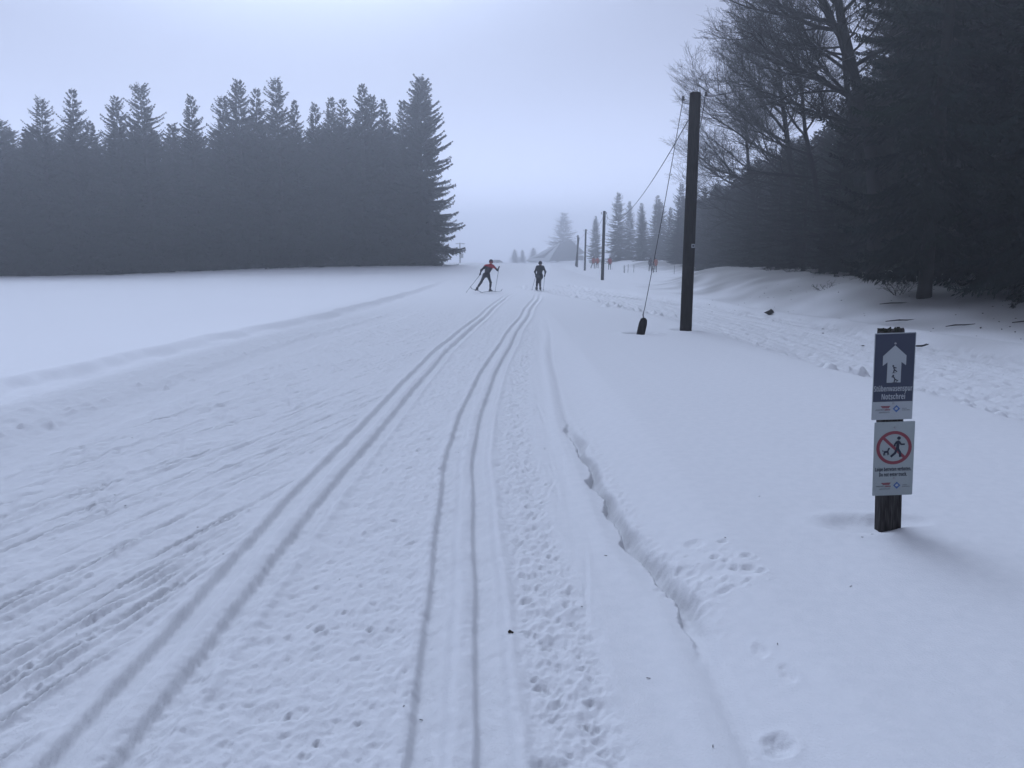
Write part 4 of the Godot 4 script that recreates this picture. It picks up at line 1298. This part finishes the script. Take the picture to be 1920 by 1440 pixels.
func people() -> void:
	# the skating skier
	var b := gpos(-1.22, -41.7)
	var j := {"head": Vector3(0.14, 1.56, -0.36), "neck": Vector3(0.125, 1.43, -0.27), "ls": Vector3(-0.15, 1.36, -0.20), "rs": Vector3(0.255, 1.345, -0.24), "le": Vector3(-0.36, 1.14, -0.06), "re": Vector3(0.47, 1.13, -0.36), "lw": Vector3(-0.405, 0.985, 0.06), "rw": Vector3(0.525, 1.235, -0.50), "lg": Vector3(-0.41, 0.93, 0.085), "rg": Vector3(0.545, 1.285, -0.54),
		"lh": Vector3(-0.19, 0.90, 0.06), "rh": Vector3(-0.01, 0.90, 0.02), "lk": Vector3(-0.375, 0.53, 0.06), "rk": Vector3(0.115, 0.51, -0.12), "la": Vector3(-0.57, 0.24, 0.30), "ra": Vector3(0.09, 0.15, 0.02), "lf": Vector3(-0.55, -0.25, -0.75).normalized(), "rf": Vector3(0.60, 0, -0.80).normalized(),
		"lp": Vector3(-1.14, 0.02, 0.45), "rp": Vector3(0.33, 0.02, -0.62), "face": Vector3(0.1, -0.25, -1)}
	var black := Color(0.020, 0.022, 0.028)
	var o := figure("person", "skating skier in black suit with red shoulders, leaning right with legs apart", b, 0.0, j, black, Color(0.017, 0.019, 0.024), Color(0.03, 0.022, 0.03), Color(0.36, 0.035, 0.045), 0.018)
	ski_pole("ski pole trailing back to the left of the red-shouldered skier", b + j.lg, Vector3(-2.36, ground(-2.36, -41.25) + 0.005, -41.25))
	ski_pole("upright ski pole at the right hand of the red-shouldered skier", b + j.rg, Vector3(-0.89, ground(-0.89, -42.3) + 0.005, -42.3))
	var rf := b + Vector3(0.12, 0.03, 0)
	ski("ski", "ski under the standing right boot of the red-shouldered skier", rf + Vector3(-0.52, 0.012, 0.70), rf + Vector3(0.60, -0.01, -0.78))
	var lf := b + Vector3(-0.60, 0.15, 0.24)
	ski("ski", "lifted ski under the pushing left boot of the red-shouldered skier", lf + Vector3(0.34, -0.10, 0.82), lf + Vector3(-0.36, 0.03, -0.86))
	# the skier in black, gliding away
	b = gpos(1.48, -44.7)
	j = {"head": Vector3(0.085, 1.48, -0.28), "neck": Vector3(0.085, 1.36, -0.21), "ls": Vector3(-0.10, 1.29, -0.15), "rs": Vector3(0.245, 1.285, -0.15), "le": Vector3(-0.215, 1.03, -0.02), "re": Vector3(0.36, 1.03, -0.04), "lw": Vector3(-0.165, 0.83, -0.14), "rw": Vector3(0.335, 0.84, -0.12), "lg": Vector3(-0.165, 0.785, -0.175), "rg": Vector3(0.325, 0.79, -0.155),
		"lh": Vector3(-0.055, 0.83, 0.02), "rh": Vector3(0.115, 0.83, 0.02), "lk": Vector3(-0.095, 0.45, -0.09), "rk": Vector3(0.065, 0.45, -0.06), "la": Vector3(-0.115, 0.125, 0.05), "ra": Vector3(0.085, 0.125, 0.0), "lf": Vector3(-0.05, 0, -1).normalized(), "rf": Vector3(0.05, 0, -1).normalized(),
		"lp": Vector3(-0.39, 0.0, 0.2), "rp": Vector3(0.25, 0.0, 0.2)}
	figure("person", "skier in black jacket and tights seen from behind, poling along upright", b, 0.0, j, Color(0.022, 0.024, 0.030), Color(0.017, 0.019, 0.024), Color(0.018, 0.019, 0.024), Color(0.022, 0.024, 0.030), 0.018, 0.08)
	ski_pole("ski pole slanting out at the left of the skier in black", b + j.lg, Vector3(1.09, ground(1.09, -44.5) + 0.005, -44.5))
	ski_pole("ski pole at the right hand of the skier in black", b + j.rg, Vector3(1.73, ground(1.73, -44.5) + 0.005, -44.5))
	ski("ski", "left ski of the skier in black, in the prepared track", b + Vector3(-0.09, 0.015, 0.86), b + Vector3(-0.16, 0.01, -0.94))
	ski("ski", "right ski of the skier in black, in the prepared track", b + Vector3(0.10, 0.015, 0.82), b + Vector3(0.12, 0.01, -0.98))
	# the walkers far off in the fog [x, z, height, jacket, trousers, turn, stride, label]
	var orange := Color(0.42, 0.095, 0.05)
	var W := [[17.3, -98.0, 1.75, orange, Color(0.03, 0.03, 0.04), 0.2, 0.1, "person in orange jacket and dark trousers standing nearest of the far walkers"],
		[17.3, -101.5, 1.7, Color(0.06, 0.045, 0.06), Color(0.035, 0.035, 0.045), -0.1, 0.05, "person in dark coat half hidden behind the nearest orange walker"],
		[13.6, -113.0, 1.72, Color(0.40, 0.05, 0.06), Color(0.04, 0.04, 0.05), 0.0, 0.08, "person in red jacket with a pole, right of the second utility pole"],
		[13.45, -121.0, 1.55, Color(0.10, 0.10, 0.13), Color(0.06, 0.06, 0.08), 1.2, 0.05, "small greyish figure just right of the second utility pole"],
		[12.7, -121.0, 1.7, Color(0.42, 0.09, 0.06), Color(0.05, 0.045, 0.06), 0.1, 0.12, "person in orange jacket, right one of the pair left of the second utility pole"],
		[12.2, -121.6, 1.68, Color(0.38, 0.10, 0.08), Color(0.05, 0.045, 0.06), -0.5, 0.5, "person in orange jacket striding, left one of the pair left of the second utility pole"]]
	for k in W.size():
		var f: Array = W[k]
		var s: float = f[2] / 1.74
		var st: float = f[6]
		var q := {"head": Vector3(0, 1.62, -0.06), "neck": Vector3(0, 1.50, -0.01), "ls": Vector3(-0.185, 1.42, 0), "rs": Vector3(0.185, 1.42, 0), "le": Vector3(-0.27, 1.14, 0.04), "re": Vector3(0.27, 1.14, 0.04), "lw": Vector3(-0.25, 0.93, -0.10), "rw": Vector3(0.28, 0.95, -0.14), "lg": Vector3(-0.25, 0.87, -0.14), "rg": Vector3(0.285, 0.89, -0.18),
			"lh": Vector3(-0.09, 0.92, 0), "rh": Vector3(0.09, 0.92, 0), "lk": Vector3(-0.12 - st * 0.3, 0.50, -0.02), "rk": Vector3(0.12, 0.50, -0.04), "la": Vector3(-0.13 - st * 0.55, 0.11, 0.02), "ra": Vector3(0.14, 0.11, 0.0), "lf": Vector3(0, 0, -1), "rf": Vector3(0, 0, -1)}
		for e in q:
			if not e.ends_with("f"):
				q[e] *= s
		figure("person", f[7], gpos(f[0], f[1]), f[5], q, f[3], f[4], Color(0.05, 0.045, 0.05), f[3], 0.03, 0.04, false)
	var g := gpos(13.6, -113.0)
	ski_pole("thin pole beside the red-jacketed walker", g + Vector3(0.30, 0.9, -0.18), gpos(13.98, -113.0))

# ---------------------------------------------------------------- far buildings
func slab(mb: MB, a: Vector3, b: Vector3, c: Vector3, d: Vector3, t: float) -> void:
	# a sheet a-b-c-d (quad) with thickness t along its normal
	var n := (b - a).cross(d - a).normalized()
	if n.y < 0:
		n = -n
	mb.flat([a + n * t, b + n * t, c + n * t, d + n * t], n)
	mb.flat([a, b, c, d], -n)
	var q := [a, b, c, d]
	for k in 4:
		var p: Vector3 = q[k]
		var r: Vector3 = q[(k + 1) % 4]
		var m: Vector3 = (a + b + c + d) / 4
		mb.flat([p, r, r + n * t, p + n * t], ((p + r) * 0.5 - m).normalized())

func buildings() -> void:
	var by := -7.0
	var o := thing("farmhouse", "big old farmhouse with a snow-striped hipped roof, pale in the fog", "building", Vector3(20.5, by, -378.0), 0.0)
	# floor plan turned a little; x right, z towards the viewer
	var B := Basis(Vector3.UP, 0.0)
	var e := 1.2
	var fl := Vector3(-3.4, e, 6)
	var fr := Vector3(12.8, 5.0, 6)
	var bl := Vector3(-13.6, e, -7)
	var br := Vector3(12.8, 5.0, -8)
	var top := Vector3(2.0, 9.4, -0.5)
	var top2 := Vector3(6.6, 10.9, -0.5)
	var mb := MB.new()
	mb.box(Transform3D(B, Vector3(6.4, 0.6, -0.5)), Vector3(11.8, 6.6, 11.5))
	var wall := part(o, "wall", mb.mesh(M.timber_wall))
	for k in 5:
		mb = MB.new()
		mb.box(Transform3D(B, Vector3(2.0 + k * 2.2, 2.2, 5.3)), Vector3(1.1, 1.2, 0.16))
		part(wall, "window", mb.mesh(M.window_glass))
	mb = MB.new()
	slab(mb, fl, fr, top2, top, 0.25)
	slab(mb, bl, fl, top, top, 0.25)
	slab(mb, br, bl, top, top2, 0.25)
	slab(mb, fr, br, top2, top2, 0.25)
	var roof := part(o, "roof", mb.mesh(M.shingle))
	# snow lying in strips on the left hip: upper strip, lower edge strip, right edge strip
	var P := func(u: float, w: float) -> Vector3: return bl.lerp(fl, u).lerp(top, w) + Vector3(-0.12, 0.30, 0.12)
	for s in [[[-0.02, 0.05], [-0.02, 0.97], [0.9, 0.97], [0.44, 0.34]], [[0.0, -0.02], [1.0, -0.02], [1.0, 0.14], [0.02, 0.10]], [[0.70, 0.145], [1.0, 0.145], [1.0, 0.94], [0.80, 0.90]]]:
		mb = MB.new()
		slab(mb, P.call(s[0][0], s[0][1]), P.call(s[1][0], s[1][1]), P.call(s[2][0], s[2][1]), P.call(s[3][0], s[3][1]), 0.3)
		part(roof, "roof_snow", mb.mesh(M.snow))
	mb = MB.new()
	mb.box(Transform3D(B, Vector3(5.0, 10.8, -1.2)), Vector3(0.9, 1.6, 0.9))
	part(roof, "chimney", mb.mesh(M.shingle))
	# small hut almost drowned in snow
	var hx := -6.7
	var hy := ground(hx, -335.0)
	o = thing("hut", "low hut roof just showing above the snow behind the red-shouldered skier", "building", Vector3(hx, hy - 1.3, -335.0))
	o.scale = Vector3.ONE * 1.35
	mb = MB.new()
	mb.box(Transform3D(Basis(), Vector3(0, 0.3, 0)), Vector3(4.5, 1.1, 3.3))
	part(o, "wall", mb.mesh(M.timber_wall))
	mb = MB.new()
	var a := Vector3(-2.4, 0.85, 1.8)
	var b := Vector3(2.4, 0.85, 1.8)
	var c := Vector3(2.4, 0.85, -1.8)
	var d := Vector3(-2.4, 0.85, -1.8)
	var t0 := Vector3(-0.4, 1.75, 0)
	var t1 := Vector3(1.2, 1.75, 0)
	slab(mb, a, b, t1, t0, 0.1)
	slab(mb, c, d, t0, t1, 0.1)
	slab(mb, d, a, t0, t0, 0.1)
	slab(mb, b, c, t1, t1, 0.1)
	part(o, "roof", mb.mesh(M.shingle))

# ---------------------------------------------------------------- small things on the snow
func height_at(x: float, d: float) -> float:
	var r := clampi(gd.bsearch(d), 1, gd.size() - 1)
	var c := clampi(gs.bsearch(x / half_width(d)), 0, NC - 1)
	return gh[r * NC + c]

func lump(mb: MB, at: Vector3, s: Vector3, r: RandomNumberGenerator) -> void:
	var k := mb.v.size()
	var pts := [Vector3(0, 1, 0), Vector3(1, 0.1, 0.1), Vector3(0.2, 0, 1), Vector3(-1, 0.1, 0.2), Vector3(-0.1, 0, -1), Vector3(0, -0.6, 0)]
	var turn := Basis(Vector3.UP, r.randf() * TAU)
	for p in pts:
		var q: Vector3 = turn * ((p as Vector3) * s * r.randf_range(0.75, 1.2))
		mb.vert(at + q, q.normalized())
	for f in [[0, 1, 2], [0, 2, 3], [0, 3, 4], [0, 4, 1], [5, 1, 2], [5, 2, 3], [5, 3, 4], [5, 4, 1]]:
		mb.face(k + f[0], k + f[1], k + f[2])

func litter() -> void:
	var r := RandomNumberGenerator.new()
	r.seed = 21
	var mb := MB.new()
	lump(mb, Vector3.ZERO, Vector3(0.15, 0.10, 0.11), r)
	lump(mb, Vector3(0.03, 0.04, 0.02), Vector3(0.10, 0.09, 0.10), r)
	solo("stone", mb.mesh(M.rock), "dark stone lying beside the far bend of the right-hand trail", "stone", Vector3(8.1, height_at(8.1, 25.3) + 0.05, -25.3))
	mb = MB.new()
	mb.tube(PackedVector3Array([Vector3(-0.22, 0.0, 0), Vector3(-0.08, 0.02, 0.02), Vector3(0.06, 0.02, 0), Vector3(0.20, 0.05, -0.02)]), PackedFloat32Array([0.008, 0.014, 0.018, 0.010]), 6)
	mb.tube(PackedVector3Array([Vector3(0.05, 0.02, 0), Vector3(0.14, 0.07, 0.03)]), PackedFloat32Array([0.010, 0.005]), 5)
	solo("stick", mb.mesh(M.bark), "broken stick on the right-hand trail just right of the sign", "stick", Vector3(8.1, height_at(8.1, 15.9) + 0.015, -15.9))
	mb = MB.new()
	lump(mb, Vector3.ZERO, Vector3(0.013, 0.010, 0.010), r)
	lump(mb, Vector3(0.012, 0, 0.003), Vector3(0.008, 0.008, 0.008), r)
	solo("cone_scrap", mb.mesh(M.litter), "dark scrap of a cone lying right of the middle ski track", "cone scrap", Vector3(-0.01, height_at(-0.01, 3.22) + 0.004, -3.22))
	for s in [[11.2, -23.5, 0.5], [10.2, -21.0, 0.45], [12.0, -18.5, 0.5], [10.6, -19.0, 0.35]]:
		mb = MB.new()
		var w: float = s[2]
		mb.tube(PackedVector3Array([Vector3(-w, 0.0, 0.05), Vector3(-w * 0.3, 0.03, 0), Vector3(w * 0.4, 0.03, -0.03), Vector3(w, 0.06, 0.04)]), PackedFloat32Array([0.010, 0.018, 0.015, 0.006]), 5)
		var x: float = s[0]
		solo("fallen_branch", mb.mesh(M.bark), {11.2: "fallen branch on the snow nearest the foot of the near dark spruce", 10.2: "fallen branch on the snow left of the others below the wood", 12.0: "fallen branch on the snow at the right picture edge", 10.6: "short fallen branch in the middle of the snow slope below the wood"}[x], "branch", Vector3(x, height_at(x, -s[1]) + 0.01, s[1]))
	# needles, bark scraps and beech husks strewn over the snow
	mb = MB.new()
	for k in 26:
		var d := 2.3 + 5.0 * pow(r.randf(), 1.4)
		var x := r.randf_range(-0.9, 0.72) * d * 0.85
		var p := Vector3(x, height_at(x, d) + 0.003, -d)
		var a := r.randf() * TAU
		var l := r.randf_range(0.004, 0.009)
		mb.tube(PackedVector3Array([p - Vector3(cos(a), 0, sin(a)) * l, p + Vector3(cos(a), 0.2, sin(a)) * l]), PackedFloat32Array([0.0016, 0.0013]), 4)
	for k in 150:
		var d := r.randf_range(9, 34)
		var x := r.randf_range(6.5, 13.5)
		if x < 9 and r.randf() < 0.5:
			continue
		lump(mb, Vector3(x, height_at(x, d) + 0.006, -d), Vector3(r.randf_range(0.012, 0.05), r.randf_range(0.008, 0.02), r.randf_range(0.012, 0.03)), r)
	var o := MeshInstance3D.new()
	o.name = "forest_litter"
	o.mesh = mb.mesh(M.litter)
	add_child(o)
	o.set_meta("kind", "stuff")
	tag(o, "needles and bark scraps strewn over the snow", "litter")
	# bare shrubs and dead twigs along the foot of the right wood
	var S := [[11.9, -24.9, 0.9, "dead twigs on the left of the near dark spruce's foot"], [12.9, -29.4, 0.8, "bare shrub beside the bare thick lower trunk"], [12.6, -27.0, 0.7, "low bare shrub before the bare thick lower trunk"], [13.2, -38.5, 0.9, "bare shrub poking out left of the hump of snow"], [14.0, -44.0, 0.9, "bare shrub at the foot of the wood further left"], [14.9, -21.6, 0.8, "dead twigs at the foot of the spruce on the right picture edge"], [11.2, -29.0, 0.35, "tiny twig standing alone in the snow slope"]]
	for k in S.size():
		var s: Array = S[k]
		var wood := MB.new()
		var tw := MB.new()
		for e in 7:
			var az := e * 2.4
			bough(wood, tw, r, Vector3(0.05 * cos(az), -0.1, 0.05 * sin(az)), Vector3(cos(az), r.randf_range(0.3, 1.2), sin(az)).normalized(), s[2] * r.randf_range(0.6, 1.2), 0.014, 1, [0, 6, 3], 0.2)
		var sh := thing("bare_shrub", s[3], "shrub", gpos(s[0], s[1]))
		part(sh, "stems", wood.mesh(M.bark))
		part(sh, "twigs", tw.mesh(M.bark))

func _ready() -> void:
	view_and_light()
	materials()
	nz.seed = 2
	nz.frequency = 0.11
	nz.fractal_octaves = 2
	nf.seed = 8
	nf.frequency = 0.2
	nf.fractal_octaves = 2
	n1.seed = 15
	n1.frequency = 1.0
	n1.fractal_type = FastNoiseLite.FRACTAL_NONE
	build_ground()
	buildings()
	forests()
	poles()
	trail_sign()
	people()
	litter()
